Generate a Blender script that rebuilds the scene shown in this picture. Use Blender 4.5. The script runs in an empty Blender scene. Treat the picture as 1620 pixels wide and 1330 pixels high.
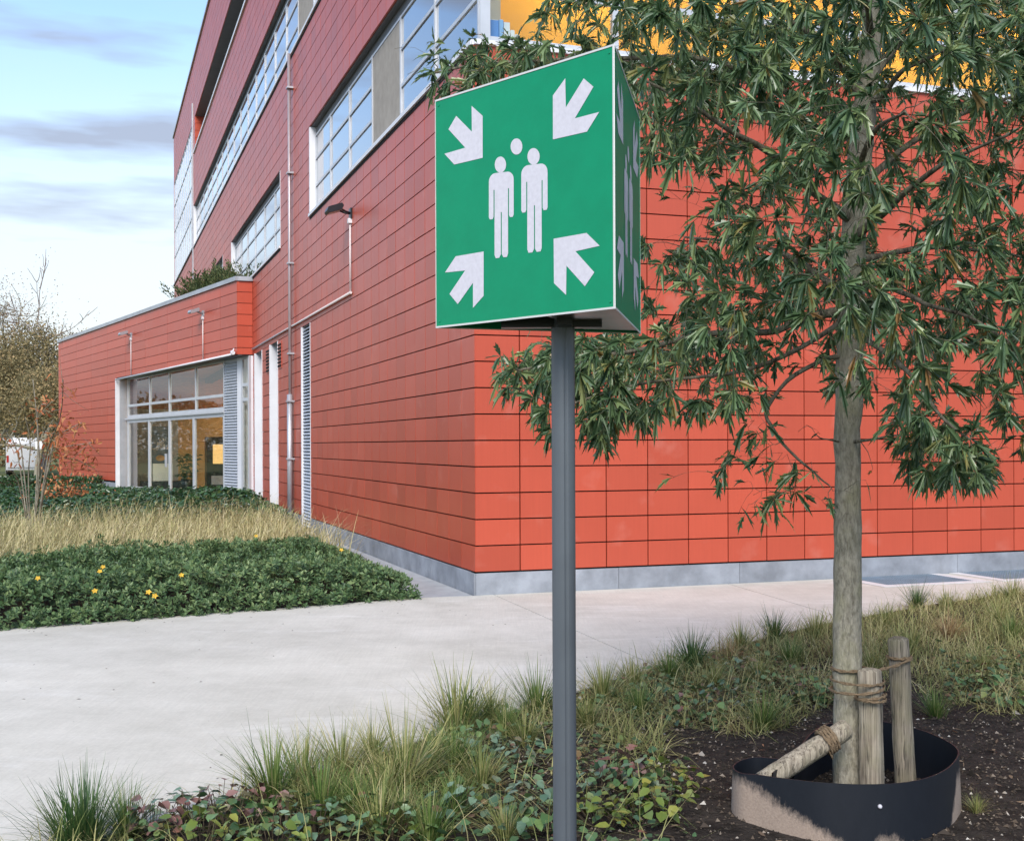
import bpy, math, random
import numpy as np
from mathutils import Vector, Matrix

# ------------------------------------------------------------------ camera, sky, sun, exposure
SC = bpy.context.scene
COL = SC.collection
F, CX, HY, CAMH, RHO = 1920.0, 810.0, 703.0, 1.585, 0.0040     # photograph's geometry in its own pixels (1620 wide)
cam = bpy.data.cameras.new('camera')
cam_o = bpy.data.objects.new('camera', cam)
COL.objects.link(cam_o)
cam.sensor_fit = 'HORIZONTAL'
cam.sensor_width = 36.0
cam.lens = 36.0 * F / 1620.0
cam.shift_y = (HY - 665.0) / 1620.0
cam.clip_start = 0.05
cam.clip_end = 3000
cam_o.location = (0, 0, CAMH)
cam_o.rotation_euler = (Matrix.Rotation(math.pi / 2, 3, 'X') @ Matrix.Rotation(-RHO, 3, 'Z')).to_euler()
SC.camera = cam_o

SUN_AZ, SUN_EL = math.radians(188), math.radians(40)     # azimuth from +Y, clockwise
sun_dir = Vector((math.cos(SUN_EL) * math.sin(SUN_AZ), math.cos(SUN_EL) * math.cos(SUN_AZ), math.sin(SUN_EL)))
sun = bpy.data.lights.new('sun', 'SUN')
sun.energy = 2.0
sun.angle = math.radians(30)
sun.color = (1.0, 0.93, 0.85)
sun_o = bpy.data.objects.new('sun', sun)
COL.objects.link(sun_o)
sun_o.rotation_euler = (-sun_dir).to_track_quat('-Z', 'Y').to_euler()
sun_o.location = (5, -8, 20)

world = bpy.data.worlds.new('World')
SC.world = world
world.use_nodes = True
wn = world.node_tree.nodes
wl = world.node_tree.links
wn.clear()
w_out = wn.new('ShaderNodeOutputWorld')
w_bg = wn.new('ShaderNodeBackground')
w_bg.inputs['Strength'].default_value = 0.135
sky = wn.new('ShaderNodeTexSky')
sky.sky_type = 'NISHITA'
sky.sun_disc = False
sky.sun_elevation = SUN_EL
sky.sun_rotation = SUN_AZ
sky.air_density = 1.0
sky.dust_density = 0.4
sky.ozone_density = 2.5
tc = wn.new('ShaderNodeTexCoord')
# thin bright veil of cloud that thickens towards the horizon, with a few grey streaks
sep = wn.new('ShaderNodeSeparateXYZ'); wl.new(tc.outputs['Generated'], sep.inputs[0])
vmap = wn.new('ShaderNodeMapRange'); vmap.interpolation_type = 'SMOOTHSTEP'
vmap.inputs['From Min'].default_value = 0.34; vmap.inputs['From Max'].default_value = 0.06
vmap.inputs['To Min'].default_value = 0.0; vmap.inputs['To Max'].default_value = 0.90
wl.new(sep.outputs['Z'], vmap.inputs['Value'])
mp = wn.new('ShaderNodeMapping'); mp.inputs['Scale'].default_value = (2.2, 2.2, 7.0)
mp.inputs['Rotation'].default_value = (0.0, 0.12, 0.0)
wl.new(tc.outputs['Generated'], mp.inputs[0])
n1 = wn.new('ShaderNodeTexNoise'); n1.inputs['Scale'].default_value = 1.6; n1.inputs['Detail'].default_value = 6; n1.inputs['Roughness'].default_value = 0.55
wl.new(mp.outputs[0], n1.inputs['Vector'])
vn = wn.new('ShaderNodeMapRange'); vn.inputs['From Min'].default_value = 0.35; vn.inputs['From Max'].default_value = 0.75
vn.inputs['To Min'].default_value = 0.0; vn.inputs['To Max'].default_value = 0.15
wl.new(n1.outputs['Fac'], vn.inputs['Value'])
addv = wn.new('ShaderNodeMath'); addv.operation = 'ADD'; addv.use_clamp = True
wl.new(vmap.outputs[0], addv.inputs[0]); wl.new(vn.outputs[0], addv.inputs[1])
mixv = wn.new('ShaderNodeMixRGB'); mixv.inputs['Color2'].default_value = (3.1, 3.22, 3.22, 1)
wl.new(addv.outputs[0], mixv.inputs['Fac']); wl.new(sky.outputs[0], mixv.inputs['Color1'])
mp2 = wn.new('ShaderNodeMapping'); mp2.inputs['Scale'].default_value = (1.5, 1.5, 9.0)
mp2.inputs['Rotation'].default_value = (0.0, 0.18, 0.0); mp2.inputs['Location'].default_value = (5.3, 2.1, 3.4)
wl.new(tc.outputs['Generated'], mp2.inputs[0])
n2 = wn.new('ShaderNodeTexNoise'); n2.inputs['Scale'].default_value = 2.0; n2.inputs['Detail'].default_value = 5
wl.new(mp2.outputs[0], n2.inputs['Vector'])
gr = wn.new('ShaderNodeMapRange'); gr.inputs['From Min'].default_value = 0.53; gr.inputs['From Max'].default_value = 0.66
gr.inputs['To Min'].default_value = 0.0; gr.inputs['To Max'].default_value = 0.85
wl.new(n2.outputs['Fac'], gr.inputs['Value'])
mixg = wn.new('ShaderNodeMixRGB'); mixg.inputs['Color2'].default_value = (1.5, 1.68, 2.15, 1)
wl.new(gr.outputs[0], mixg.inputs['Fac']); wl.new(mixv.outputs[0], mixg.inputs['Color1'])
wl.new(mixg.outputs[0], w_bg.inputs['Color'])
wl.new(w_bg.outputs[0], w_out.inputs[0])

SC.view_settings.view_transform = 'Standard'
SC.view_settings.look = 'None'
SC.view_settings.exposure = 1.12
SC.view_settings.gamma = 1.0
SC.view_settings.use_curve_mapping = False
SC.render.engine = 'CYCLES'
SC.cycles.max_bounces = 7
SC.cycles.transparent_max_bounces = 16
SC.cycles.use_denoising = True

# ------------------------------------------------------------------ photo pixel -> place
ANG = math.radians(19.05)                    # how far the building is turned
RX = np.array((math.cos(ANG), math.sin(ANG)))
LY = np.array((-math.sin(ANG), math.cos(ANG)))
CORNER = np.array(((751.5 - CX) / F * 12.78, 12.78))

def ray(px, py):
    u = (px - CX) / F; v = (HY - py) / F
    c, s = math.cos(RHO), math.sin(RHO)
    return np.array((u * c + v * s, 1.0, -u * s + v * c))
def ground(px, py, z=0.0):
    d = ray(px, py); k = (z - CAMH) / d[2]
    return np.array((d[0] * k, k, z))
def at_depth(px, py, Y):
    d = ray(px, py)
    return np.array((d[0] * Y, Y, CAMH + d[2] * Y))
def proj(p):
    p = np.asarray(p, float)
    u = p[..., 0] / p[..., 1]; v = (p[..., 2] - CAMH) / p[..., 1]
    c, s = math.cos(RHO), math.sin(RHO)
    return CX + F * (u * c - v * s), HY - F * (u * s + v * c)
def loc(t, s):
    q = CORNER + t * RX + s * LY
    return (q[0], q[1])

# ------------------------------------------------------------------ helpers
def obj(name, me, parent=None, matl=None):
    o = bpy.data.objects.new(name, me)
    COL.objects.link(o)
    if parent is not None: o.parent = parent
    if matl is not None and me is not None:
        if len(me.materials) == 0: me.materials.append(matl)
        else: me.materials[0] = matl
    return o
def tag(o, label=None, cat=None, group=None, kind=None):
    if label: o['label'] = label
    if cat: o['category'] = cat
    if group: o['group'] = group
    if kind: o['kind'] = kind
    return o
def empty(name, location=(0, 0, 0), rz=0.0):
    o = bpy.data.objects.new(name, None)
    COL.objects.link(o)
    o.empty_display_size = 0.2
    o.location = location
    o.rotation_euler = (0, 0, rz)
    return o

class MB:
    """collects faces, then builds ONE mesh"""
    def __init__(self): self.v = []; self.f = []; self.sm = []
    def add(self, vs, fs, smooth=False):
        b = len(self.v)
        self.v += [tuple(map(float, p)) for p in vs]
        for f in fs:
            self.f.append(tuple(i + b for i in f)); self.sm.append(smooth)
        return self
    def box(self, x0, x1, y0, y1, z0, z1):
        vs = [(x0, y0, z0), (x1, y0, z0), (x1, y1, z0), (x0, y1, z0), (x0, y0, z1), (x1, y0, z1), (x1, y1, z1), (x0, y1, z1)]
        return self.add(vs, [(0, 3, 2, 1), (4, 5, 6, 7), (0, 1, 5, 4), (1, 2, 6, 5), (2, 3, 7, 6), (3, 0, 4, 7)])
    def prism(self, poly, z0, z1):
        n = len(poly)
        vs = [(p[0], p[1], z0) for p in poly] + [(p[0], p[1], z1) for p in poly]
        fs = [tuple(range(n - 1, -1, -1)), tuple(range(n, 2 * n))]
        fs += [(i, (i + 1) % n, n + (i + 1) % n, n + i) for i in range(n)]
        return self.add(vs, fs)
    def tube(self, pts, rad, n=8, smooth=True, cap=True, jit=0.0, rng=None, shape=None):
        pts = [Vector(p) for p in pts]
        if not hasattr(rad, '__len__'): rad = [rad] * len(pts)
        vs = []
        ref = None
        for i, p in enumerate(pts):
            a = pts[max(i - 1, 0)]; b = pts[min(i + 1, len(pts) - 1)]
            t = (b - a)
            if t.length < 1e-9: t = Vector((0, 0, 1))
            t.normalize()
            if ref is None:
                ref = Vector((1, 0, 0)) if abs(t.x) < 0.8 else Vector((0, 1, 0))
            ref = (ref - t * ref.dot(t))
            if ref.length < 1e-6: ref = t.orthogonal()
            ref.normalize()
            bi = t.cross(ref)
            for k in range(n):
                an = 2 * math.pi * k / n
                r = rad[i] * (shape[k] if shape else 1.0)
                if jit and rng: r *= 1 + rng.uniform(-jit, jit)
                vs.append(p + ref * (r * math.cos(an)) + bi * (r * math.sin(an)))
        fs = []
        for i in range(len(pts) - 1):
            for k in range(n):
                a = i * n + k; b = i * n + (k + 1) % n
                fs.append((a, b, b + n, a + n))
        self.add(vs, fs, smooth)
        if cap:
            m = len(self.v) - len(vs)
            self.f.append(tuple(m + k for k in range(n - 1, -1, -1))); self.sm.append(False)
            self.f.append(tuple(m + (len(pts) - 1) * n + k for k in range(n))); self.sm.append(False)
        return self
    def mesh(self, name):
        me = bpy.data.meshes.new(name)
        me.from_pydata(self.v, [], self.f)
        me.polygons.foreach_set('use_smooth', self.sm)
        me.update()
        return me
    def build(self, name, matl, parent=None):
        return obj(name, self.mesh(name), parent, matl)

def np_mesh(name, verts, tris, smooth=False):
    """big meshes from arrays; tris (n,3) or quads (n,4)"""
    me = bpy.data.meshes.new(name)
    k = tris.shape[1]
    me.vertices.add(len(verts)); me.vertices.foreach_set('co', np.asarray(verts, np.float32).ravel())
    me.loops.add(tris.size); me.loops.foreach_set('vertex_index', tris.astype(np.int32).ravel())
    me.polygons.add(len(tris)); me.polygons.foreach_set('loop_start', np.arange(0, tris.size, k, dtype=np.int32))
    me.polygons.foreach_set('use_smooth', np.full(len(tris), smooth))
    me.update(calc_edges=True)
    return me

# ------------------------------------------------------------------ materials
def mat(name, col=(0.5, 0.5, 0.5), rough=0.6, spec=0.5, metal=0.0, var=0.0, vscale=4.0, col2=None, bump=0.0, bscale=40.0,
        rand=0.0, coat=0.0, detail=5, emit=None, estr=0.0, stretch=None, rvar=0.0, trans=0.0, sheen=0.0):
    m = bpy.data.materials.new(name)
    m.use_nodes = True
    nt = m.node_tree; N = nt.nodes; K = nt.links
    b = N['Principled BSDF']
    b.inputs['Base Color'].default_value = (*col, 1)
    b.inputs['Roughness'].default_value = rough
    b.inputs['Specular IOR Level'].default_value = spec
    b.inputs['Metallic'].default_value = metal
    if coat: b.inputs['Coat Weight'].default_value = coat
    if emit:
        b.inputs['Emission Color'].default_value = (*emit, 1); b.inputs['Emission Strength'].default_value = estr
    c = N.new('ShaderNodeTexCoord')
    vec = c.outputs['Object']
    if stretch:
        mpn = N.new('ShaderNodeMapping'); mpn.inputs['Scale'].default_value = stretch
        K.new(vec, mpn.inputs[0]); vec = mpn.outputs[0]
    cur = None
    if var or col2:
        t = N.new('ShaderNodeTexNoise'); t.inputs['Scale'].default_value = vscale; t.inputs['Detail'].default_value = detail
        t.inputs['Roughness'].default_value = 0.6
        K.new(vec, t.inputs['Vector'])
        mr = N.new('ShaderNodeMapRange'); mr.inputs['From Min'].default_value = 0.33; mr.inputs['From Max'].default_value = 0.67
        K.new(t.outputs['Fac'], mr.inputs['Value'])
        mx = N.new('ShaderNodeMixRGB')
        mx.inputs['Color1'].default_value = (*[x * (1 - var) for x in col], 1)
        mx.inputs['Color2'].default_value = (*(col2 if col2 else [min(1, x * (1 + var)) for x in col]), 1)
        K.new(mr.outputs[0], mx.inputs['Fac'])
        cur = mx.outputs[0]
        if rvar:
            rr = N.new('ShaderNodeMapRange'); rr.inputs['To Min'].default_value = max(0, rough - rvar); rr.inputs['To Max'].default_value = min(1, rough + rvar)
            K.new(t.outputs['Fac'], rr.inputs['Value']); K.new(rr.outputs[0], b.inputs['Roughness'])
    if rand:
        oi = N.new('ShaderNodeObjectInfo'); ge = N.new('ShaderNodeNewGeometry')
        ad = N.new('ShaderNodeMath'); ad.operation = 'ADD'
        K.new(oi.outputs['Random'], ad.inputs[0]); K.new(ge.outputs['Random Per Island'], ad.inputs[1])
        fr = N.new('ShaderNodeMath'); fr.operation = 'FRACT'; K.new(ad.outputs[0], fr.inputs[0])
        mr2 = N.new('ShaderNodeMapRange'); mr2.inputs['To Min'].default_value = 1 - rand; mr2.inputs['To Max'].default_value = 1 + rand
        K.new(fr.outputs[0], mr2.inputs['Value'])
        ml = N.new('ShaderNodeVectorMath'); ml.operation = 'SCALE'
        if cur is not None: K.new(cur, ml.inputs[0])
        else: ml.inputs[0].default_value = col
        K.new(mr2.outputs[0], ml.inputs['Scale'])
        cur = ml.outputs[0]
    if cur is not None: K.new(cur, b.inputs['Base Color'])
    if bump:
        t2 = N.new('ShaderNodeTexNoise'); t2.inputs['Scale'].default_value = bscale; t2.inputs['Detail'].default_value = 6
        K.new(vec, t2.inputs['Vector'])
        bp = N.new('ShaderNodeBump'); bp.inputs['Strength'].default_value = bump; bp.inputs['Distance'].default_value = 0.02
        K.new(t2.outputs['Fac'], bp.inputs['Height']); K.new(bp.outputs[0], b.inputs['Normal'])
    if trans:
        tr = N.new('ShaderNodeBsdfTranslucent')
        if cur is not None: K.new(cur, tr.inputs['Color'])
        else: tr.inputs['Color'].default_value = (*col, 1)
        mxs = N.new('ShaderNodeMixShader'); mxs.inputs[0].default_value = trans
        K.new(b.outputs[0], mxs.inputs[1]); K.new(tr.outputs[0], mxs.inputs[2])
        K.new(mxs.outputs[0], N['Material Output'].inputs['Surface'])
    return m

def leaf_mat(name, stops, rough=0.45, spec=0.5, trans=0.12, vscale=0.0, patch=0.0):
    """leaf colour drawn per leaf from a ramp"""
    m = bpy.data.materials.new(name); m.use_nodes = True
    nt = m.node_tree; N = nt.nodes; K = nt.links
    b = N['Principled BSDF']
    b.inputs['Roughness'].default_value = rough; b.inputs['Specular IOR Level'].default_value = spec
    oi = N.new('ShaderNodeObjectInfo'); ge = N.new('ShaderNodeNewGeometry')
    ad = N.new('ShaderNodeMath'); ad.operation = 'ADD'
    K.new(oi.outputs['Random'], ad.inputs[0]); K.new(ge.outputs['Random Per Island'], ad.inputs[1])
    src = ad.outputs[0]
    if patch:
        c = N.new('ShaderNodeTexCoord'); t = N.new('ShaderNodeTexNoise'); t.inputs['Scale'].default_value = vscale; t.inputs['Detail'].default_value = 2
        K.new(c.outputs['Object'], t.inputs['Vector'])
        mu = N.new('ShaderNodeMath'); mu.operation = 'MULTIPLY'; mu.inputs[1].default_value = patch
        K.new(t.outputs['Fac'], mu.inputs[0])
        fr0 = N.new('ShaderNodeMath'); fr0.operation = 'FRACT'; K.new(src, fr0.inputs[0])
        mu2 = N.new('ShaderNodeMath'); mu2.operation = 'MULTIPLY_ADD'; mu2.inputs[1].default_value = 1 - patch * 0.5
        K.new(fr0.outputs[0], mu2.inputs[0]); 
        sb = N.new('ShaderNodeMath'); sb.operation = 'SUBTRACT'; sb.inputs[1].default_value = patch * 0.25
        K.new(mu.outputs[0], sb.inputs[0]); K.new(sb.outputs[0], mu2.inputs[2])
        src = mu2.outputs[0]
    else:
        fr = N.new('ShaderNodeMath'); fr.operation = 'FRACT'; K.new(src, fr.inputs[0]); src = fr.outputs[0]
    cr = N.new('ShaderNodeValToRGB')
    el = cr.color_ramp.elements
    el[0].position, el[0].color = stops[0][0], (*stops[0][1], 1)
    el[1].position, el[1].color = stops[-1][0], (*stops[-1][1], 1)
    for p, cc in stops[1:-1]:
        e = el.new(p); e.color = (*cc, 1)
    K.new(src, cr.inputs[0]); K.new(cr.outputs[0], b.inputs['Base Color'])
    tr = N.new('ShaderNodeBsdfTranslucent'); K.new(cr.outputs[0], tr.inputs['Color'])
    mx = N.new('ShaderNodeMixShader'); mx.inputs[0].default_value = trans
    K.new(b.outputs[0], mx.inputs[1]); K.new(tr.outputs[0], mx.inputs[2])
    K.new(mx.outputs[0], N['Material Output'].inputs['Surface'])
    return m

def glass_mat(name, tint=(0.75, 0.8, 0.8), ior=1.55, base=0.04, wave=0.0):
    m = bpy.data.materials.new(name); m.use_nodes = True
    nt = m.node_tree; N = nt.nodes; K = nt.links
    N.remove(N['Principled BSDF'])
    t = N.new('ShaderNodeBsdfTransparent'); t.inputs[0].default_value = (*tint, 1)
    g = N.new('ShaderNodeBsdfGlossy'); g.inputs['Roughness'].default_value = 0.015; g.inputs['Color'].default_value = (0.95, 0.97, 1, 1)
    fr = N.new('ShaderNodeFresnel'); fr.inputs['IOR'].default_value = ior
    ad = N.new('ShaderNodeMath'); ad.operation = 'ADD'; ad.inputs[1].default_value = base; ad.use_clamp = True
    K.new(fr.outputs[0], ad.inputs[0])
    gb = N.new('ShaderNodeNewGeometry'); inv = N.new('ShaderNodeMath'); inv.operation = 'SUBTRACT'; inv.inputs[0].default_value = 1.0
    K.new(gb.outputs['Backfacing'], inv.inputs[1])
    mb_ = N.new('ShaderNodeMath'); mb_.operation = 'MULTIPLY'; K.new(ad.outputs[0], mb_.inputs[0]); K.new(inv.outputs[0], mb_.inputs[1])
    mx = N.new('ShaderNodeMixShader')
    K.new(mb_.outputs[0], mx.inputs[0]); K.new(t.outputs[0], mx.inputs[1]); K.new(g.outputs[0], mx.inputs[2])
    K.new(mx.outputs[0], N['Material Output'].inputs['Surface'])
    if wave:
        c = N.new('ShaderNodeTexCoord'); n = N.new('ShaderNodeTexNoise'); n.inputs['Scale'].default_value = 0.7; n.inputs['Detail'].default_value = 1
        K.new(c.outputs['Object'], n.inputs['Vector'])
        bp = N.new('ShaderNodeBump'); bp.inputs['Strength'].default_value = wave; bp.inputs['Distance'].default_value = 0.05
        K.new(n.outputs['Fac'], bp.inputs['Height']); K.new(bp.outputs[0], g.inputs['Normal']); K.new(bp.outputs[0], fr.inputs['Normal'])
    return m

def panel_mat():
    m = bpy.data.materials.new('terracotta'); m.use_nodes = True
    nt = m.node_tree; N = nt.nodes; K = nt.links
    b = N['Principled BSDF']
    oi = N.new('ShaderNodeObjectInfo'); ge = N.new('ShaderNodeNewGeometry')
    ad = N.new('ShaderNodeMath'); ad.operation = 'ADD'
    K.new(oi.outputs['Random'], ad.inputs[0]); K.new(ge.outputs['Random Per Island'], ad.inputs[1])
    fr = N.new('ShaderNodeMath'); fr.operation = 'FRACT'; K.new(ad.outputs[0], fr.inputs[0])
    cr = N.new('ShaderNodeValToRGB'); el = cr.color_ramp.elements
    el[0].position = 0.0; el[0].color = (0.375, 0.064, 0.034, 1)
    el[1].position = 1.0; el[1].color = (0.475, 0.080, 0.042, 1)
    e = el.new(0.15); e.color = (0.415, 0.070, 0.037, 1)
    e = el.new(0.8); e.color = (0.445, 0.075, 0.040, 1)
    K.new(fr.outputs[0], cr.inputs[0])
    # weathering: soft world-space stains and fine vertical drag marks of the clay
    pos = N.new('ShaderNodeNewGeometry')
    n1 = N.new('ShaderNodeTexNoise'); n1.inputs['Scale'].default_value = 1.3; n1.inputs['Detail'].default_value = 6; n1.inputs['Roughness'].default_value = 0.65
    K.new(pos.outputs['Position'], n1.inputs['Vector'])
    mp = N.new('ShaderNodeMapping'); mp.inputs['Scale'].default_value = (45, 45, 1.6)
    K.new(pos.outputs['Position'], mp.inputs[0])
    n2 = N.new('ShaderNodeTexNoise'); n2.inputs['Scale'].default_value = 1.0; n2.inputs['Detail'].default_value = 3
    K.new(mp.outputs[0], n2.inputs['Vector'])
    r1 = N.new('ShaderNodeMapRange'); r1.inputs['To Min'].default_value = 0.93; r1.inputs['To Max'].default_value = 1.08
    K.new(n1.outputs['Fac'], r1.inputs['Value'])
    r2 = N.new('ShaderNodeMapRange'); r2.inputs['To Min'].default_value = 0.93; r2.inputs['To Max'].default_value = 1.07
    K.new(n2.outputs['Fac'], r2.inputs['Value'])
    mm = N.new('ShaderNodeMath'); mm.operation = 'MULTIPLY'; K.new(r1.outputs[0], mm.inputs[0]); K.new(r2.outputs[0], mm.inputs[1])
    sc = N.new('ShaderNodeVectorMath'); sc.operation = 'SCALE'; K.new(cr.outputs[0], sc.inputs[0]); K.new(mm.outputs[0], sc.inputs['Scale'])
    # pale lime bloom here and there
    n3 = N.new('ShaderNodeTexNoise'); n3.inputs['Scale'].default_value = 2.7; n3.inputs['Detail'].default_value = 8
    K.new(pos.outputs['Position'], n3.inputs['Vector'])
    r3 = N.new('ShaderNodeMapRange'); r3.inputs['From Min'].default_value = 0.60; r3.inputs['From Max'].default_value = 0.80; r3.inputs['To Max'].default_value = 0.22
    K.new(n3.outputs['Fac'], r3.inputs['Value'])
    mx = N.new('ShaderNodeMixRGB'); mx.inputs['Color2'].default_value = (0.62, 0.30, 0.24, 1)
    K.new(r3.outputs[0], mx.inputs['Fac']); K.new(sc.outputs[0], mx.inputs['Color1'])
    K.new(mx.outputs[0], b.inputs['Base Color'])
    b.inputs['Roughness'].default_value = 0.42
    rr = N.new('ShaderNodeMapRange'); rr.inputs['To Min'].default_value = 0.34; rr.inputs['To Max'].default_value = 0.44
    K.new(n1.outputs['Fac'], rr.inputs['Value']); K.new(rr.outputs[0], b.inputs['Roughness'])
    b.inputs['Specular IOR Level'].default_value = 0.40
    bp = N.new('ShaderNodeBump'); bp.inputs['Strength'].default_value = 0.10; bp.inputs['Distance'].default_value = 0.004
    K.new(n2.outputs['Fac'], bp.inputs['Height']); K.new(bp.outputs[0], b.inputs['Normal'])
    return m

M = {}
M['panel'] = panel_mat()
M['backing'] = mat('backing', (0.025, 0.022, 0.022), 0.9, 0.2)
M['plinth'] = mat('bluestone', (0.25, 0.27, 0.30), 0.7, 0.35, var=0.25, vscale=3.0, bump=0.15, bscale=90, rand=0.10)
M['frame'] = mat('aluminium', (0.50, 0.52, 0.55), 0.42, 0.5, metal=0.25, var=0.06, vscale=3)
M['white'] = mat('white_metal', (0.66, 0.67, 0.70), 0.45, 0.5, var=0.05, vscale=2)
M['zinc'] = mat('zinc', (0.42, 0.44, 0.47), 0.45, 0.5, metal=0.5, var=0.12, vscale=2)
M['soffit'] = mat('soffit', (0.10, 0.105, 0.11), 0.55, 0.4, var=0.1)
M['dark'] = mat('dark_interior', (0.03, 0.032, 0.036), 0.8, 0.3)
M['room'] = mat('room_wall', (0.42, 0.42, 0.41), 0.8, 0.3, var=0.1, vscale=0.7)
M['yellow'] = mat('yellow_wall', (0.74, 0.36, 0.03), 0.7, 0.3, var=0.06, vscale=0.8)
M['blind'] = mat('blind', (0.33, 0.30, 0.26), 0.8, 0.2, var=0.10, vscale=6, bump=0.1, bscale=160)
M['lobby'] = mat('lobby_wall', (0.58, 0.36, 0.15), 0.7, 0.3, var=0.08, vscale=1.5)
M['lobby_brick'] = mat('lobby_brick', (0.34, 0.12, 0.05), 0.7, 0.3, var=0.2, vscale=5, stretch=(1, 1, 6))
M['lamp'] = mat('lamp_panel', (0.9, 0.9, 0.85), 0.5, emit=(1.0, 0.86, 0.62), estr=15.0)
M['lobby_lamp'] = mat('lobby_lamp_panel', (0.9, 0.9, 0.85), 0.5, emit=(1.0, 0.80, 0.55), estr=12.0)
M['glass'] = glass_mat('glass', (0.55, 0.60, 0.62), 1.9, 0.25, wave=0.02)
M['glass_door'] = glass_mat('glass_clear', (0.90, 0.92, 0.90), 1.45, 0.0)
M['concrete'] = None
M['pipe'] = mat('pipe_grey', (0.36, 0.31, 0.32), 0.4, 0.5, metal=0.4, var=0.1)
M['black'] = mat('black_plastic', (0.012, 0.014, 0.018), 0.35, 0.5, var=0.2, vscale=8)
M['conduit'] = mat('conduit', (0.62, 0.56, 0.55), 0.5, 0.4)

# ------------------------------------------------------------------ building: frames (a along the face, z up, n outwards)
class Frame:
    def __init__(self, o, d, n): self.o = np.array(o, float); self.d = np.array(d, float); self.n = np.array(n, float)
    def p(self, a, z, n=0.0):
        q = self.o + a * self.d + n * self.n
        return (q[0], q[1], z)
    def box(self, mb, a0, a1, z0, z1, n0, n1):
        vs = [self.p(a0, z0, n0), self.p(a1, z0, n0), self.p(a1, z0, n1), self.p(a0, z0, n1),
              self.p(a0, z1, n0), self.p(a1, z1, n0), self.p(a1, z1, n1), self.p(a0, z1, n1)]
        det = self.d[0] * self.n[1] - self.d[1] * self.n[0]
        fs = [(0, 3, 2, 1), (4, 5, 6, 7), (0, 1, 5, 4), (1, 2, 6, 5), (2, 3, 7, 6), (3, 0, 4, 7)]
        if det < 0: fs = [f[::-1] for f in fs]
        return mb.add(vs, fs)

FL = Frame((0, 0), (0, 1), (-1, 0))           # long facade
FR = Frame((0, 0), (1, 0), (0, -1))           # short facade towards the path
GW = math.radians(12.75)
W0 = np.array((-0.389, 18.68))
WD = np.array((-math.sin(GW), math.cos(GW))); WN = np.array((-math.cos(GW), -math.sin(GW)))
FW = Frame(W0, WD, WN)                        # skewed entrance wing
FWR = Frame((0.0, 18.68), (-1, 0), (0, -1))   # its short return
PW, PH, Z0 = 0.5, 0.278, 0.24
ROWS = 59
def zk(k): return Z0 + PH * k
ZT = zk(ROWS)

BLD = empty('office_building', (CORNER[0], CORNER[1], 0), ANG)
tag(BLD, 'red terracotta clad office building with ribbon windows and low entrance wing', 'building')

# openings on the long facade: (a0, a1, row0, row1)
OPEN_L = [(0.0, 10.2, 20, 26), (13.9, 23.6, 20, 26), (26.0, 36.6, 20, 26),
          (0.0, 37.3, 33, 39), (1.2, 36.5, 46, 51), (37.5, 49.4, 33, 51),
          (10.2, 11.2, -1, 13), (14.35, 15.5, -1, 13), (16.95, 18.2, -1, 13), (18.68, 40.0, -1, 13)]
OPEN_R = [(0.0, 13.5, 20, 26), (0.0, 13.5, 33, 39), (1.0, 13.5, 46, 51)]
LEN_L, LEN_R = 49.5, 13.5

def spans(a0, a1, row, opens):
    segs = [(a0, a1)]
    for (b0, b1, r0, r1) in opens:
        if r0 <= row < r1:
            out = []
            for (p, q) in segs:
                if b1 <= p or b0 >= q: out.append((p, q)); continue
                if b0 > p: out.append((p, b0))
                if b1 < q: out.append((b1, q))
            segs = out
    return [s for s in segs if s[1] - s[0] > 0.02]

GAP, GAPV, TH = 0.014, 0.014, 0.03
pieces = []            # (frame, a0, a1, z0, z1, wall index)
for row in range(ROWS):
    for i in range(int(LEN_L / PW)):
        for (p, q) in spans(i * PW, (i + 1) * PW, row, OPEN_L):
            if row < 20 and p > 19.0 and p < 39.5: continue        # covered by the wing
            pieces.append((FL, p, q, zk(row), zk(row + 1), 0))
    for i in range(int(LEN_R / PW)):
        for (p, q) in spans(i * PW, (i + 1) * PW, row, OPEN_R):
            pieces.append((FR, p, q, zk(row), zk(row + 1), 1))
WZT = 5.70
wrows = int((WZT - 0.37) / PH)
for k in range(wrows + 1):
    z1 = WZT - k * PH; z0 = max(z1 - PH, 0.37)
    if z1 - z0 < 0.05: continue
    off = 0.0
    edges = [0.0, 1.3, 3.7, 6.1, 8.5, 10.9, 13.3, 15.7, 18.1, 20.5, 21.3]
    for a, b in zip(edges[:-1], edges[1:]):
        if z0 < 3.86:
            if a < 12.1 and z1 > 3.95: pieces.append((FW, a, min(b, 12.1), 3.86, z1, 2))
            if b <= 12.1: continue
            a = max(a, 12.1)
        pieces.append((FW, a, b, z0, z1, 2))
    if z1 > 3.95: z0 = max(z0, 3.86); pieces.append((FWR, 0.0, 0.389, z0, z1, 3))

def cell_fill(fr, length, opens, n0, n1, mb, zb=0.0, a_min=0.05):
    xs = sorted({0.0, length} | {o[0] for o in opens} | {o[1] for o in opens})
    for row in range(ROWS):
        pass
    zs = sorted({-1, ROWS} | {o[2] for o in opens} | {o[3] for o in opens})
    for r0, r1 in zip(zs[:-1], zs[1:]):
        for (p, q) in spans(0.0, length, r0 if r0 >= 0 else -1, opens):
            p = max(p, a_min)
            fr.box(mb, p, q, zb if r0 < 0 else zk(r0), zk(r1), n0, n1)

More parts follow.
